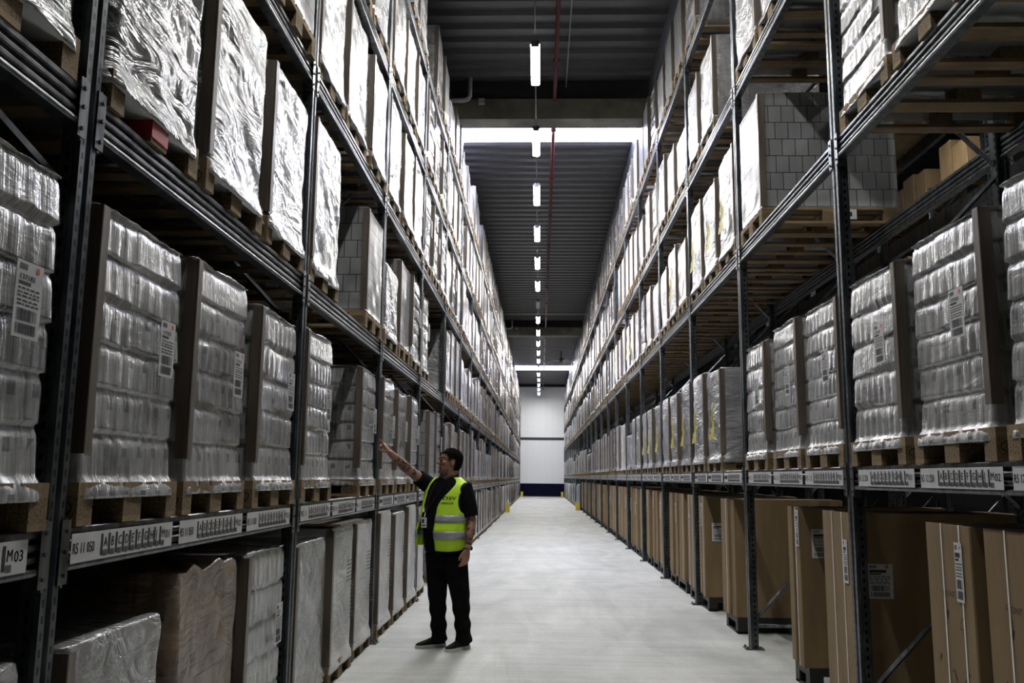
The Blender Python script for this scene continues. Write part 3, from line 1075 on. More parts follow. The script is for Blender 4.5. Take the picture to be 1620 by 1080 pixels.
# the farther loads, each a few pixels wide
FM = ['tier', 'wrap', 'milky', 'paper', 'carton', 'carton2', 'kraftwrap', 'blue']
far = MB()
lowpal = MB()
lowpal.box(-1.2, 0, -.4, .4, .1, .144, 8)
for y0, yw in ((-.4, .1), (-.0725, .145), (.3, .1)):
    for x0 in (-.145, -.6725, -1.2):
        lowpal.box(x0, x0+.145, y0, y0+yw, .022, .1, 8)
    lowpal.box(-1.2, 0, y0, y0+yw, 0, .022, 8)
lowpal.m = [8]*len(lowpal.f)
for (y, side, bay, lv, k, (kd, vr), x, z) in slots[NEAR:]:
    parts, h, mname, look = PROTO[kd][vr]
    sd = y*1.7+lv*3.3+(9 if side == 'L' else 0)
    zs = [.09, .15]+[.16+(h-.16)*a/6 for a in range(7)]
    g = shell(zs, lambda s, zz, j: (.012*mnoise.noise(Vector((s*3, zz*5, sd)))+(.014 if zz < .1 else 0), 0), perim(-1.19, -.012, .385, .02, 6, 4), uoff=sd*3.1)
    for q in ((-1 if side == 'L' else 1),):
        if int(sd*10) % 3:
            yy = sorted((q*.397, q*.397-q*.06))
            g.box(-.06, .006, *sorted((q*.397, q*.393)), .16, h-.02, 9)
            g.box(.002, .006, *yy, .16, h-.02, 9)
    mi = FM.index(mname)
    g.m = [mi if a == 0 else a for a in g.m]
    rz = 0 if side == 'L' else PI
    far.add(g, (x, y, z+.001), rz)
    far.add(lowpal, (x, y, z+.001), rz)
o = link('pallet_load', far.mesh('distant_pallet_loads', [M[a] for a in FM]+[M['wood'], M['corner']], True))
tag(o, 'all the small wrapped pallet loads in the distant bays of both racks', 'pallet load', None, 'stuff')

# ================================================================== TALL CARTONS under the right rack
plb = MB()
plb.box(-1.15, 0, -.5, .5, .1, .13)
for x0 in (-1.15, -.62, -.1):
    for y0 in (-.5, -.06, .38):
        plb.box(x0, x0+.1, y0, y0+.12, .001, .1)
PLINTH = None
def plinth(y0, y1, i):
    mb = MB()
    L = y1-y0
    mb.box(-1.15, 0, 0, L, .1, .16)
    n = max(2, int(L/.45)+1)
    for x0 in (-1.15, -.62, -.1):
        for j in range(n):
            yy = (L-.1)*j/(n-1)
            mb.box(x0, x0+.1, yy, yy+.1, .001, .1)
    mb.box(-1.15, -1.05, 0, L, .001, .02); mb.box(-.1, 0, 0, L, .001, .02)
    return mb.mesh('black_pallet', M['black'])

def carton_box(w_, h, detail, sd):
    """tall thin carton; narrow front at x=0 looking to +x"""
    mb = MB()
    b_ = .006
    pr = [(-1.1, -w_/2), (-b_, -w_/2), (0, -w_/2+b_), (0, w_/2-b_), (-b_, w_/2), (-1.1, w_/2)]
    mb.prism(pr, 'z', 0, h)
    if w_ > .15:                                   # flap seam on the front and top
        mb.box(-.3, .0008, -.0015, .0015, h-.001, h+.001)
    if detail:
        rnd_ = random.Random(sd)
        def F(u, v):
            return (.001, u, v)
        put_text(mb, 'FRONT', .04, lambda a, c: F(-w_*.17+a, h*.71+c), 1, sx=1.)
        mb.quad([F(-w_*.08, h*.62), F(-w_*.07, h*.62), F(-w_*.07, h*.69), F(-w_*.08, h*.69)], 1)
        mb.f.append((len(mb.v), len(mb.v)+1, len(mb.v)+2)); mb.m.append(1); mb.v += [F(-w_*.11, h*.65), F(-w_*.075, h*.61), F(-w_*.04, h*.65)]
        for (cu, cv) in ((-.28, .44), (-.05, .42), (.33, .43), (.3, .66)):     # hand-drawn looking handling marks
            a0 = (cu*w_, cv*h)
            for j in range(5):
                a1 = (a0[0]+rnd_.uniform(-.035, .035), a0[1]+rnd_.uniform(-.05, .05))
                d = Vector((a1[0]-a0[0], a1[1]-a0[1])); d.normalize()
                nn = Vector((-d.y, d.x))*.0022
                mb.quad([F(a0[0]-nn.x, a0[1]-nn.y), F(a1[0]-nn.x, a1[1]-nn.y), F(a1[0]+nn.x, a1[1]+nn.y), F(a0[0]+nn.x, a0[1]+nn.y)], 1)
                a0 = a1
    return mb.mesh('carton_body', [M['card'], M['ink']])

def strap_mesh(y, h, w_):
    mb = MB()
    s_ = .006
    mb.box(0.0005, .003, y-s_, y+s_, -.0, h)
    mb.box(-1.1, .003, y-s_, y+s_, h+.0005, h+.003)
    return mb.mesh('strap', M['strap'])
SIDELBL = ship_label(.16, .21, False)
FRONTLBL = ship_label(.075, .27, False)
CH = 1.16
CART = {}
def carton(y0, y1, label, detail=False, straps=(), flab=None, slab=None, sd=0, x=1.965, z=.16):
    w_ = y1-y0-.006
    key = (round(w_, 2), detail, sd if detail else 0)
    if key not in CART:
        CART[key] = carton_box(w_, CH, detail, sd)
    t = thing('tall_carton', (x, (y0+y1)/2, z+.0008), label, 'carton', 'tall cardboard cartons under the right rack', PI)
    link('carton_body', CART[key], t)
    for u in straps:
        o = link('strap', strap_mesh(-u*w_, CH, w_), t); o['label'] = 'white plastic strap'
    if flab:
        o = link('shipping_label', FRONTLBL, t, (.0035, -flab[0]*w_, CH*flab[1])); o['label'] = 'white bar code label'
    if slab:
        # on the side towards the camera (-y in the hall = +y here)
        o = link('shipping_label', SIDELBL, t, (-.17, w_/2+.0005, CH*slab), PI/2); o['label'] = 'white bar code label'
    return t

groups = []        # (bay, [ (y0,y1,straps,flab,slab,detail) ... ])
groups.append((-1, [(3.0, 3.52, (-.25, .25), None, None, True), (3.6, 4.075, (-.3, .1), None, None, True)]))
groups.append((-1, [(4.15, 4.62, (-.28, .12), (-.25, .7), .6, True)]))
groups.append((0, [(5.74, 6.29, (-.22, .14), (-.32, .62), .55, False)]))
groups.append((0, [(6.82, 6.945, (.3,), (-.2, .75), .68, False), (6.95, 7.055, (-.2,), None, None, False), (7.06, 7.185, (), None, None, False)]))
rc = random.Random(5)
for bay in range(1, 13):
    yb = YR+PR*bay
    if bay == 1:
        gs = [(9.2, 9.74), (10.7, 11.22)]
    else:
        gs = [(yb+.15, yb+.15+rc.uniform(.55, .8)), (yb+1.02, yb+1.02+rc.uniform(.6, .8)), (yb+1.95, yb+1.95+rc.uniform(.5, .75))]
    for a, b_ in gs:
        n = rc.choice((2, 3, 3, 4)) if b_-a > .5 else 2
        cuts = [a+(b_-a)*(k/n+(rc.uniform(-.04, .04) if 0 < k < n else 0)) for k in range(n+1)]
        groups.append((bay, [(cuts[k], cuts[k+1], (0.,) if rc.random() < .25 else (), (rc.uniform(-.2, .2), rc.uniform(.5, .75)) if rc.random() < .4 else None,
                              rc.uniform(.55, .7) if k == 0 and rc.random() < .7 else None, False) for k in range(n)]))
cnt = {}
gc = {}
for gi, (bay, cs) in enumerate(groups):
    y0, y1 = cs[0][0], cs[-1][1]
    gc[bay] = gc.get(bay, 0)+1
    tag(link('black_pallet', plinth(y0, y1, gi), None, (1.985, y1, .0), PI), 'low black pallet under tall cartons, %s in the %s bay of the right rack' % (ORD[gc[bay]-1], ORD[bay+1]), 'pallet', 'black pallets under the cartons')
    for (a, b_, st, fl, sl, de) in cs:
        cnt[bay] = cnt.get(bay, 0)+1
        lb = 'tall brown carton, %s from the camera in the %s bay under the right rack' % (ORD[cnt[bay]-1], ORD[bay+1])
        if st and len(st) > 1:
            lb = 'wide brown carton with two white straps, %s in the %s bay under the right rack' % (ORD[cnt[bay]-1], ORD[bay+1])
        carton(a, b_, lb, de, st, fl, sl, gi, 1.965+rc.uniform(-.02, .02))

# ================================================================== THE NEXT AISLE, glimpsed through the right rack
for k, yl in enumerate((6.5, 10.5, 14.5)):
    t = thing('strip_lamp', (6.0, yl, 8.02), 'lit strip lamp over the next aisle, %s from the camera, behind the right rack' % ORD[k], 'lamp', 'strip lamps over the next aisle')
    link('lamp_housing', ME_H, t); link('diffuser', ME_D, t); link('hanging_wire', ME_W, t)
ra = random.Random(9)
CB = {}
def plain_box(d, w_, h):
    mb = MB()
    b_ = .008
    mb.prism([(-d, -w_/2), (-b_, -w_/2), (0, -w_/2+b_), (0, w_/2-b_), (-b_, w_/2), (-d, w_/2)], 'z', 0, h)
    mb.box(-d, .001, -.025, .025, h-.001, h+.0008, 1)
    return mb.mesh('carton_body', [M['card'], M['strap']])
n_ = 0
for lv, z in enumerate(LV_R[1:4]):
    for side, X in (('near', 4.4), ('far', 7.62)):
        for bay in range(0, 5 if side == 'near' else 6):
            k_ = 0
            y = YR+PR*bay+.12
            if (side == 'near' and (bay < 1 or lv != 1)) or (side == 'far' and (lv == 0 or bay < 1)):
                continue
            while y < YR+PR*(bay+1)-.5:
                w_, h = ra.uniform(.35, .6), ra.uniform(.3, .75)
                if ra.random() < .78:
                    t = thing('carton', (X, y+w_/2, z+.0008), 'brown carton, %s on the %s shelf, %s bay of the rack %s' % (
                        ORD[k_], ('second', 'third', 'top')[lv], ORD[bay+(1 if side == 'near' else 0)], 'behind the right rack' if side == 'near' else 'across the next aisle'),
                        'carton', 'cartons in the next aisle', 0 if side == 'near' else PI)
                    link('carton_body', plain_box(.8, w_-.02, h), t)
                    k_ += 1
                y += w_+.03
# ================================================================== PERSON
O = Vector((-.845, 8.17, 0))
BA = math.radians(31)
bl, bf = Vector((math.cos(BA), -math.sin(BA), 0)), Vector((-math.sin(BA), -math.cos(BA), 0))
def B(u, w_, z):
    return O+bl*u+bf*w_+Vector((0, 0, z))

m, nt, b = mat('skin')
n = noi(nt, coords(nt), 18., 4.)
put(nt, b, ramp(nt, n, (.26, .125, .082), (.36, .19, .13), (.3, .7)), .5, Subsurface_Weight=.06)
M['skin'] = m
m, nt, b = mat('tattooed_skin')
co = coords(nt)
n = noi(nt, co, 26., 5., .6, 1.2)
put(nt, b, ramp(nt, n, (.03, .024, .022), (.3, .155, .105), (.44, .56)), .5)
M['tattoo'] = m
m, nt, b = mat('stubble_skin')
n = noi(nt, coords(nt), 160., 3.)
put(nt, b, ramp(nt, n, (.11, .058, .04), (.24, .125, .085), (.3, .7)), .6)
M['stubble'] = m
M['lips'] = plain('lips', (.2, .075, .06), .5)
M['hair'] = plain('dark_hair', (.005, .004, .0035), .95, noise_amt=.5, scale=90, Specular_IOR_Level=.06)
M['polo'] = plain('black_cloth', (.0065, .0065, .008), .95, noise_amt=.3, scale=20, Specular_IOR_Level=.08)
M['trousers'] = plain('black_trouser_cloth', (.006, .006, .006), .95, noise_amt=.3, scale=14, Specular_IOR_Level=.08)
M['shoe'] = plain('black_shoe', (.006, .006, .006), .8, Specular_IOR_Level=.15)
M['sole'] = plain('pale_sole', (.5, .49, .46), .6)
m, nt, b = mat('hi_vis_yellow')
n = noi(nt, mapping(nt, coords(nt), (7, 7, 2)), 1., 3.)
put(nt, b, ramp(nt, n, (.45, .74, .015), (.58, .88, .035), (.3, .7)), .6)
M['vest'] = m
M['reflect'] = plain('silver_reflective_tape', (.34, .35, .4), .4, .2)
M['glass'] = plain('dark_frame', (.015, .012, .012), .3)
M['steelwatch'] = plain('steel_watch', (.4, .4, .4), .3, .8)
M['white'] = plain('white_card', (.7, .7, .7), .5)
M['eye'] = plain('eye_white', (.6, .58, .55), .3)

def remeshed(name, mb, vox, mats, parent, smooth=4):
    me = mb.mesh(name+'_raw', mats)
    o = bpy.data.objects.new('tmp', me)
    COL.objects.link(o)
    r = o.modifiers.new('r', 'REMESH')
    r.mode = 'VOXEL'; r.voxel_size = vox; r.use_smooth_shade = True
    s_ = o.modifiers.new('s', 'SMOOTH')
    s_.factor = .5; s_.iterations = smooth
    dg = bpy.context.evaluated_depsgraph_get()
    me2 = bpy.data.meshes.new_from_object(o.evaluated_get(dg))
    me2.name = name
    bpy.data.objects.remove(o)
    bpy.data.meshes.remove(me)
    me2.materials.clear()
    for q in mats:
        me2.materials.append(q)
    me2.polygons.foreach_set('use_smooth', [True]*len(me2.polygons))
    me2.polygons.foreach_set('material_index', [0]*len(me2.polygons))
    inv = parent.matrix_world.inverted() if False else Matrix.Translation(-O)
    me2.transform(inv)
    return link(name, me2, parent)

TR = [(.84, .19, .14, 0), (.95, .192, .152, .02), (1.05, .192, .162, .035), (1.18, .192, .147, .02), (1.30, .2, .13, .008), (1.39, .205, .115, 0),
      (1.45, .185, .098, -.006), (1.49, .135, .083, -.01), (1.53, .072, .07, -.01)]
def TP(z):
    for p, q in zip(TR[:-1], TR[1:]):
        if z <= q[0]:
            t = max(0, (z-p[0])/(q[0]-p[0]))
            t = t*t*(3-2*t) if False else t
            return [p[k]+(q[k]-p[k])*t for k in (1, 2, 3)]
    return TR[-1][1:]
def T(z, th, off=0.):
    a, bb, c = TP(z)
    sn, cs = math.sin(th), math.cos(th)
    e = 2/2.4
    return B((a+off)*math.copysign(abs(sn)**e, sn), c+(bb+off)*math.copysign(abs(cs)**e, cs), z)
def torso(mb, off, z0=.86, z1=1.53, n=28):
    mb.rings([[T(z0+(z1-z0)*k/16, -2*PI*j/n, off) for j in range(n)] for k in range(17)])

# --- joints
shR, elR, wrR = B(-.185, -.005, 1.425), Vector((-1.19, 8.13, 1.572)), Vector((-1.357, 7.975, 1.737))
tipR = Vector((-1.46, 7.87, 1.885))
shL, elL, wrL = B(.192, -.01, 1.41), Vector((-.613, 8.08, 1.13)), Vector((-.64, 7.985, .885))
person = thing('person', O, 'standing person in a yellow hi-vis vest and black clothes pointing up at the left rack', 'person')

def hand(mb, wr, d, n_, s_, curls, thumb, sc=1.):
    """palm loft, four fingers and a thumb; d forward, n_ palm side, s_ thumb side"""
    d = d.normalized(); n_ = (n_-d*n_.dot(d)).normalized(); s_ = (s_-d*s_.dot(d)-n_*s_.dot(n_)).normalized()
    rr = []
    for t, w_, h_ in ((-.02, .026, .02), (0, .027, .019), (.03, .036, .018), (.06, .041, .016), (.088, .039, .013), (.096, .034, .009)):
        ring = []
        for k in range(14):
            a = 2*PI*k/14
            ring.append(wr+d*t*sc+s_*w_*sc*math.copysign(abs(math.cos(a))**.8, math.cos(a))+n_*h_*sc*math.copysign(abs(math.sin(a))**.8, math.sin(a)))
        rr.append(ring)
    mb.rings(rr)
    for k, (off, ln) in enumerate(((.029, .076), (.01, .084), (-.01, .078), (-.028, .062))):
        p = wr+d*.084*sc+s_*off*sc
        dd = (d+s_*off*1.2).normalized()
        pts, rad, ang = [p-dd*.02*sc, p], [.0095*sc, .0098*sc], 0.
        for j, fr in enumerate((.44, .31, .25)):
            ang += curls[k][j]
            v = dd*math.cos(ang)+n_*math.sin(ang)
            p = p+v*ln*fr*sc
            pts.append(p); rad.append((.0092, .0085, .0062)[j]*sc)
        mb.tube(pts, rad, 10)
    p = wr+d*.022*sc+s_*.026*sc
    pts, rad = [p-s_*.012*sc, p], [.014*sc, .0145*sc]
    for j, (a, c, e, ln) in enumerate(thumb):
        v = (d*a+s_*c+n_*e).normalized()
        p = p+v*ln*sc
        pts.append(p); rad.append((.0128, .011, .008)[j]*sc)
    mb.tube(pts, rad, 10)

# --- head, built in its own axes (x face, y left, z up from the chin)
HF = Vector((-.965, -.262, 0)).normalized()
HL = Vector((0, 0, 1)).cross(HF)
TILT = math.radians(9)
HFt, HUt = HF*math.cos(TILT)+Vector((0, 0, 1))*math.sin(TILT), Vector((0, 0, 1))*math.cos(TILT)-HF*math.sin(TILT)
H0 = Vector((-.84, 8.145, 1.535))
def HD(x, y, z):
    return H0+HFt*x+HL*y+HUt*z
HR = [(-.004, .05, .0, .028), (.004, .077, .03, .04), (.018, .09, .05, .051), (.036, .089, .07, .059), (.05, .086, .08, .062), (.062, .09, .085, .065), (.074, .0865, .09, .067), (.09, .086, .094, .069),
      (.112, .086, .098, .072), (.13, .0795, .1, .0735), (.143, .084, .101, .0745), (.156, .0915, .103, .075), (.18, .09, .103, .075), (.2, .08, .096, .071), (.218, .06, .08, .059), (.23, .036, .052, .04), (.236, .012, .018, .014)]
def head_ring(r, off=0., n=32):
    z, f, bk, w_ = r
    out = []
    for k in range(n):
        a = 2*PI*k/n
        cs, sn = math.cos(a), math.sin(a)
        e = .9
        x = (f+off if cs > 0 else bk+off)*math.copysign(abs(cs)**e, cs)
        out.append((x, (w_+off)*math.copysign(abs(sn)**e, sn), z))
    return out
body = MB()
body.rings([[HD(*p) for p in head_ring(r)] for r in HR])
body.tube([HD(.083, 0, .15), HD(.094, 0, .125), HD(.111, 0, .1), HD(.1, 0, .09)], [.0085, .0105, .0145, .01], 10)
for q in (-1, 1):
    body.ellipsoid(HD(.099, q*.0115, .096), (.009, .009, .009), 10, 6)
    body.ellipsoid(HD(.086, q*.03, .158), (.016, .016, .008), 10, 6)       # brow
    body.ellipsoid(HD(.066, q*.047, .105), (.022, .018, .02), 10, 6)        # cheek
    ex = Matrix((HFt, HL, HUt)).transposed()
    body.ellipsoid(HD(-.012, q*.078, .122), (.019, .009, .033), 12, 8, 0, ex)
    body.ellipsoid(HD(-.005, q*.078, .095), (.011, .008, .012), 10, 6, 0, ex)
ex = Matrix((HFt, HL, HUt)).transposed()
body.ellipsoid(HD(.0885, 0, .0665), (.01, .024, .0065), 12, 6, 0, ex)
body.ellipsoid(HD(.0875, 0, .054), (.01, .021, .007), 12, 6, 0, ex)
body.ellipsoid(HD(.083, 0, .022), (.014, .024, .016), 12, 6, 0, ex)
body.tube([B(0, -.02, 1.4), B(0, -.012, 1.5), HD(-.02, 0, .03), HD(-.02, 0, .08)], [.075, .066, .062, .055], 18)
torso(body, -.025)
for sx, hip, kn, an in ((-1, B(-.095, 0, .9), Vector((-.925, 8.24, .48)), Vector((-.905, 8.3, .09))), (1, B(.095, 0, .9), Vector((-.705, 8.14, .48)), Vector((-.67, 8.21, .09)))):
    body.tube([hip, hip.lerp(kn, .5), kn, kn.lerp(an, .35), an], [.075, .068, .052, .05, .036], 16)
body.tube([shR+bl*.06, shR, shR.lerp(elR, .5), elR, elR.lerp(wrR, .3), wrR.lerp(elR, .3), wrR], [.05, .054, .05, .044, .047, .036, .028], 16)
body.tube([shL-bl*.06, shL, shL.lerp(elL, .5), elL, elL.lerp(wrL, .3), wrL.lerp(elL, .3), wrL], [.05, .056, .051, .044, .047, .036, .028], 16)
dR = (tipR-wrR)
nR = Vector((-.55, .25, -.8))
sR = (-nR).cross(dR)
hand(body, wrR, dR, nR, sR, ((-.12, .03, .05), (1.25, 1.35, .9), (1.35, 1.4, .9), (1.4, 1.4, .9)), ((.75, .45, .6, .036), (.75, -.1, .6, .03), (.6, -.3, .5, .022)), 1.06)
dL = Vector((-.14, -.2, -1.))
nL = -bl+bf*-.25
hand(body, wrL, dL, nL, bf, ((.3, .4, .25), (.35, .5, .3), (.4, .55, .3), (.45, .55, .3)), ((.8, .5, .25, .036), (.95, .2, .25, .03), (1, .05, .2, .022)), 1.04)
bo = remeshed('body', body, .0042, [M['skin'], M['tattoo'], M['stubble'], M['lips']], person, 3)
mi = []
Hinv = ex.transposed()
for p in bo.data.polygons:
    c = p.center+O
    k = 0
    hl = Hinv @ (c-H0)
    if hl.z > -.03 and hl.z < .25 and abs(hl.y) < .1 and (c-H0).length < .3 and -.03 < hl.x < .12:
        if hl.x > .075 and .047 < hl.z < .073 and abs(hl.y) < .024:
            k = 3
        elif -.012 < hl.z < .042+.35*max(0, .06-hl.x)+.008*mnoise.noise(hl*70) and hl.x > .012 or (hl.z < .084+.006*mnoise.noise(hl*90) and hl.x > .072 and abs(hl.y) < .032):
            k = 2
    for a, e, t0, t1 in ((elR, wrR, .12, .72), (shL, elL, .55, 1.05), (elL, wrL, -.1, .85), (shR, elR, .78, .96)):
        v = e-a
        t = (c-a).dot(v)/v.dot(v)
        if t0 < t < t1 and (c-a-v*t).length < .07 and mnoise.noise(c*14) > -.22:
            k = 1
    mi.append(k)
bo.data.polygons.foreach_set('material_index', mi)

# eyes, glasses, hair
for q in (-1, 1):
    mb = MB(); mb.ellipsoid(HD(.076, q*.031, .1365)-O, (.011, .011, .009), 12, 8); link('eye', mb.mesh('eye', M['eye'], True), person)
mb = MB()
for q in (-1, 1):
    ring = [HD(.1-.35*abs(.024*math.cos(2*PI*k/18)*q+q*.033-.033*0)*.35, q*.033+.023*math.cos(2*PI*k/18), .136+.016*math.sin(2*PI*k/18))-O for k in range(19)]
    mb.tube(ring, .0022, 6)
    mb.tube([HD(.093, q*.056, .14)-O, HD(.07, q*.08, .14)-O, HD(.0, q*.084, .14)-O, HD(-.03, q*.083, .125)-O], .0024, 6)
mb.tube([HD(.1, -.012, .14)-O, HD(.104, 0, .143)-O, HD(.1, .012, .14)-O], .0022, 6)
g = link('glasses', mb.mesh('glasses', M['glass'], True), person)
mb = MB()
n = 40
zz = [.035+.2*k/22 for k in range(23)]
def hr(z):
    for p, q in zip(HR[:-1], HR[1:]):
        if z <= q[0]:
            t = max(0, (z-p[0])/(q[0]-p[0]))
            return [z]+[p[k]+(q[k]-p[k])*t for k in (1, 2, 3)]
    return list(HR[-1])
def hair_ring(r, n):
    base, out = head_ring(r, 0., n), head_ring(r, .014, n)
    res = []
    for p, q in zip(base, out):
        k = max(0., min(1., (.088-p[0])/.05))*max(.25, min(1., (p[2]-.03)/.06))
        k = .18+.82*k*(.85+.3*mnoise.noise(Vector(p)*45))
        res.append((p[0]+(q[0]-p[0])*k, p[1]+(q[1]-p[1])*k, p[2]))
    return res
def keep(x, y, z):
    if z > .188:
        return True
    if x > .066:
        return z > .203+.006*math.cos(y*40)
    if x > .03:
        return z > .203-1.2*(.066-x)
    if x > .012:
        return z > .128                     # sideburn
    if x > -.034:
        return z > .15
    return z > .05-.25*(x+.034)*0
rr = []
for z in zz+[.24]:
    r = hr(min(z, .236))
    rr.append([(p[0], p[1], z+(.012 if z > .22 else 0)) for p in hair_ring(r, n)])
for j in range(len(rr)-1):
    for k in range(n):
        q = [rr[j][k], rr[j][(k+1) % n], rr[j+1][(k+1) % n], rr[j+1][k]]
        c = [sum(p[a] for p in q)/4 for a in range(3)]
        if keep(*c):
            mb.quad([HD(p[0]+.003*mnoise.noise(Vector(p)*60), p[1]+.003*mnoise.noise(Vector(p)*60+Vector((9, 0, 0))), p[2])-O for p in q])
mb.quad([HD(*p)-O for p in rr[-1]])
me = mb.mesh('hair', M['hair'], True)
bm_ = bmesh.new(); bm_.from_mesh(me); bmesh.ops.remove_doubles(bm_, verts=bm_.verts, dist=.0005); bm_.to_mesh(me); bm_.free()
ho = link('hair', me, person)
sm = ho.modifiers.new('thick', 'SOLIDIFY'); sm.thickness = .012; sm.offset = -1

# polo shirt
mb = MB()
torso(mb, .006, .85, 1.505)
eR = shR.lerp(elR, .62)
mb.tube([B(-.09, 0, 1.4), shR, shR.lerp(elR, .3), eR], [.07, .082, .078, .072], 20)
eL = shL.lerp(elL, .86)
mb.tube([B(.1, 0, 1.39), shL, shL.lerp(elL, .4), eL], [.07, .086, .08, .074], 20)
po = remeshed('polo_shirt', mb, .0075, [M['polo']], person, 5)
mb = MB()                                       # turned-down collar, open at the front
n = 26
rr = []
for (rad, z) in ((.078, 1.49), (.078, 1.535), (.09, 1.53), (.108, 1.488)):
    rr.append([B(rad*math.sin(.45+(2*PI-.9)*k/n), -.012+rad*.95*math.cos(.45+(2*PI-.9)*k/n), z-(.025*math.cos(.45+(2*PI-.9)*k/n)))-O for k in range(n+1)])
mb.rings(rr, 0, False, False)
co_ = link('collar', mb.mesh('collar', M['polo'], True), po)
sm = co_.modifiers.new('thick', 'SOLIDIFY'); sm.thickness = .004

# trousers
mb = MB()
mb.rings([[B(a*math.sin(-2*PI*k/24), c+bb*math.cos(-2*PI*k/24), z) for k in range(24)] for (z, a, bb, c) in ((.97, .178, .135, .0), (.9, .19, .145, 0), (.8, .195, .145, -.005), (.72, .17, .13, -.005))])
for hip, kn, an, sd in ((B(-.092, 0, .84), Vector((-.925, 8.235, .48)), Vector((-.905, 8.295, .06)), 1.), (B(.092, 0, .84), Vector((-.708, 8.14, .48)), Vector((-.672, 8.205, .06)), 2.)):
    pts, rad = [], []
    for k in range(33):
        t = k/32
        p = hip.lerp(kn, t*2) if t < .5 else kn.lerp(an, t*2-1)
        pts.append(p)
        r_ = .112-.06*t+.016*max(0, t-.75)*4
        if t > .42:
            r_ += .007*math.sin(t*38+sd)*min(1, (t-.42)*3)
        rad.append(max(r_, .062)*1.06)
    rad[-1] *= 1.02
    mb.tube(pts, rad, 22)
remeshed('trousers', mb, .0075, [M['trousers']], person, 4)

# shoes
def shoe(heel, dr, name='shoe'):
    dr = dr.normalized(); sd = Vector((-dr.y, dr.x, 0))
    L = .275
    prof = [(0, .03, .07), (.03, .036, .1), (.08, .037, .1), (.13, .04, .085), (.18, .046, .066), (.225, .045, .054), (.258, .034, .044), (L, .012, .034)]
    mb, so = MB(), MB()
    rr, r2_ = [], []
    for t, w_, h_ in prof:
        ring = []
        for k in range(16):
            a = 2*PI*k/16
            zc = .022+(h_-.022)*(.5+.5*math.sin(a)) if True else 0
            ring.append(heel+dr*t+sd*w_*math.copysign(abs(math.cos(a))**.7, math.cos(a))*(1-.3*max(0, math.sin(a)))+Vector((0, 0, zc))-O)
        rr.append(ring)
        ww = w_+.004
        r2_.append([heel+dr*(t+(.004 if t > .2 else -.004 if t < .01 else 0))+sd*q*ww+Vector((0, 0, z))-O for q, z in ((-1, .002), (1, .002), (1, .027), (-1, .027))])
    mb.rings(rr)
    so.rings(r2_)
    o = link('shoe', mb.mesh('shoe', M['shoe'], True), person)
    link('sole', so.mesh('sole', M['sole']), o)['label'] = 'pale rubber sole'
    lc = MB()
    for k in range(4):
        t = .085+.022*k
        z = .104-.011*k
        lc.tube([heel+dr*t+sd*.022+Vector((0, 0, z-.008))-O, heel+dr*t+Vector((0, 0, z+.002))-O, heel+dr*t-sd*.022+Vector((0, 0, z-.008))-O], .003, 6)
    link('laces', lc.mesh('laces', M['shoe'], True), o)
shoe(Vector((-.862, 8.335, 0)), Vector((-.9, -.5, 0)))
shoe(Vector((-.645, 8.26, 0)), Vector((-.62, -.8, 0)))

# hi-vis vest
def thL(z):
    return .06+max(0, min(1, (z-1.24)/.25))**1.7*.95
def thR(z):
    return -(.62+.18*max(0, (1.3-z)/.35) if z < 1.3 else .62-.1*(z-1.3)/.2)
def flare(th, z):
    t = math.atan2(math.sin(th), math.cos(th))
    f = .02
    if t < 0:
        f += max(0, (1.36-z))*.13*max(0, math.cos(t+1.15))**2
    else:
        f += max(0, (1.2-z))*.04*max(0, math.cos(t-.4))**2
    return f+.005*mnoise.noise(Vector((t*4, z*5, 3)))
ZH = .9
def vest_grid(z0, z1, nz, off, nt_=72, holes=True, p0=0., p1=1.):
    mb = MB()
    rows = []
    for j in range(nz+1):
        z = z0+(z1-z0)*j/nz
        a, e = thL(z), 2*PI+thR(z)
        row = []
        for k in range(nt_+1):
            th = a+(e-a)*(p0+(p1-p0)*k/nt_)
            drop = .03*max(0, math.cos(th-.5))*max(0, 1-(z-ZH)/.15) if math.atan2(math.sin(th), math.cos(th)) > -.2 else 0
            th2, z2, ins = th, z, False
            if holes:                            # arm holes: points inside the oval move out to its rim
                for c_ in (PI/2+.05, 3*PI/2-.05):
                    e1, e2 = (th-c_)/.6, (z-1.325)/.13
                    r_ = math.hypot(e1, e2)
                    if r_ < 1:
                        ins = True
                        r_ = max(r_, .05)
                        th2, z2 = c_+.6*e1/r_, 1.325+.13*e2/r_
            row.append((T(z2, th2, flare(th2, z2)+off)-Vector((0, 0, drop))-O, ins))
        rows.append(row)
    for j in range(nz):
        for k in range(nt_):
            if rows[j][k][1] and rows[j][k+1][1] and rows[j+1][k+1][1] and rows[j+1][k][1]:
                continue
            mb.quad([rows[j][k][0], rows[j][k+1][0], rows[j+1][k+1][0], rows[j+1][k][0]])
    return mb
def cloth(name, mb, mt, parent, th=.004):
    me = mb.mesh(name, mt, True)
    bm_ = bmesh.new(); bm_.from_mesh(me); bmesh.ops.remove_doubles(bm_, verts=bm_.verts, dist=.0004); bm_.to_mesh(me); bm_.free()
    o = link(name, me, parent)
    s_ = o.modifiers.new('thick', 'SOLIDIFY'); s_.thickness = th; s_.offset = 0 if th > .008 else 1
    return o
vo = cloth('hi_vis_vest', vest_grid(ZH, 1.515, 40, .0), M['vest'], person)
for z0, z1 in ((1.122, 1.185), (.985, 1.045)):
    o = cloth('reflective_band', vest_grid(z0, z1, 3, .0045, 90, False), M['reflect'], vo, .012)
    o['label'] = 'silver reflective band'
lt = MB()
def chest(u, v, th0=.61, z0=1.318):
    th = th0+u/.165
    z = z0+v
    return T(z, th, flare(th, z)+.0065)-O
put_text(lt, 'DSV', .044, lambda a, c: chest(a-.012, c), 0, 'CENTER', 1.35, .0012)
put_text(lt, 'VISITOR', .025, lambda a, c: chest(a-.022, c-.038), 0, 'CENTER', 1.1, .0007)
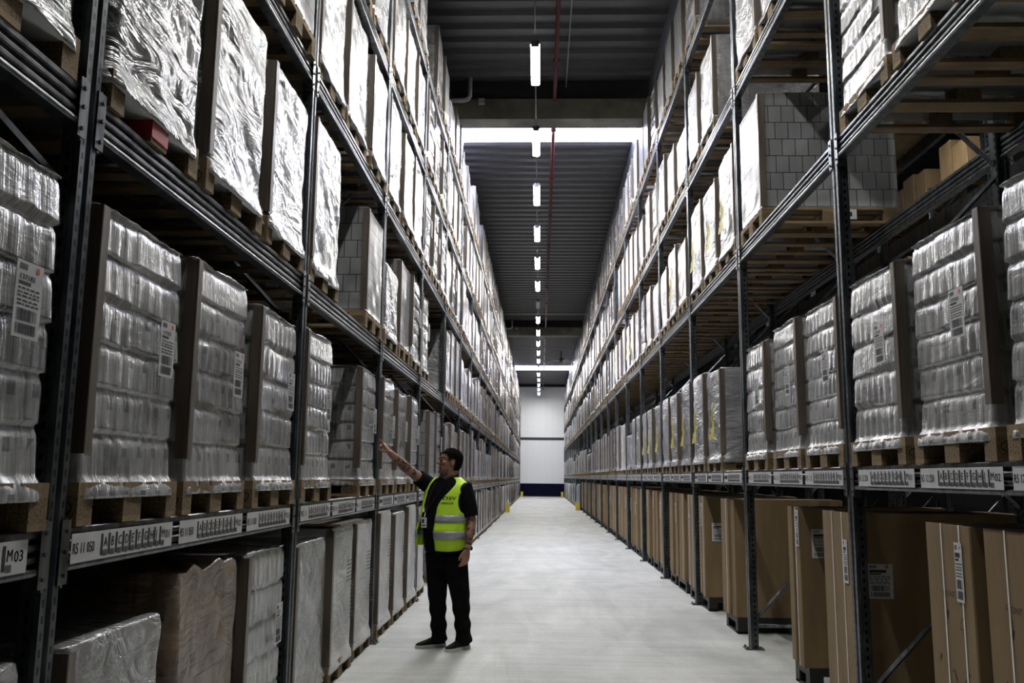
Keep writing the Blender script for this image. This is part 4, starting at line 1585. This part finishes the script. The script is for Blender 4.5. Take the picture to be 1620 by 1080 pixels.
link('vest_lettering', lt.mesh('vest_lettering', M['ink']), vo)['label'] = 'black company and visitor lettering'

# lanyard and badge, watch
mb = MB()
mb.tube([B(.085, -.03, 1.5)-O, B(.06, .1, 1.46)-O, B(-.02, .155, 1.33)-O, B(-.1, .185, 1.2)-O], .006, 6, 0, .4)
mb.tube([B(-.085, -.03, 1.5)-O, B(-.07, .1, 1.46)-O, B(-.09, .155, 1.33)-O, B(-.1, .185, 1.2)-O], .006, 6, 0, .4)
mb.tube([B(-.1, .185, 1.2)-O, B(-.1, .2, 1.165)-O], .004, 6, 1)
ly = link('lanyard', mb.mesh('lanyard', [M['glass'], M['white']]), person)
mb = MB()
c = B(-.1, .205, 1.115)-O
ux, uz = bl, Vector((0, 0, 1))
def bq(u0, u1, v0, v1, e, mi_):
    mb.quad([c+ux*u0+uz*v0+bf*e, c+ux*u1+uz*v0+bf*e, c+ux*u1+uz*v1+bf*e, c+ux*u0+uz*v1+bf*e], mi_)
for e in (0, .004):
    bq(-.03, .03, -.045, .045, e, 0)
for (u0, u1, v0, v1) in ((-.03, .03, -.045, -.045), (-.03, .03, .045, .045)):
    mb.quad([c+ux*u0+uz*v0, c+ux*u1+uz*v0, c+ux*u1+uz*v0+bf*.004, c+ux*u0+uz*v0+bf*.004], 0)
bq(-.02, .005, -.005, .03, .005, 1); bq(-.02, .02, -.03, -.02, .005, 1)
link('badge', mb.mesh('badge', [M['white'], M['ink']]), ly)['label'] = 'white visitor badge'
mb = MB()
wd = (wrL-elL).normalized()
wc = wrL-wd*.012
wa = bl; wb_ = wd.cross(wa).normalized(); wa = wb_.cross(wd).normalized()
mb.tube([wc+wa*.037*math.cos(2*PI*k/20)+wb_*.033*math.sin(2*PI*k/20)-O for k in range(21)], .009, 8, 0, .45)
mb.tube([wc+wa*.034-O, wc+wa*.046-O], .02, 16)
mb.tube([wc+wa*.046-O, wc+wa*.0475-O], .015, 16, 1)
link('wrist_watch', mb.mesh('wrist_watch', [M['steelwatch'], M['ink']], False), person)
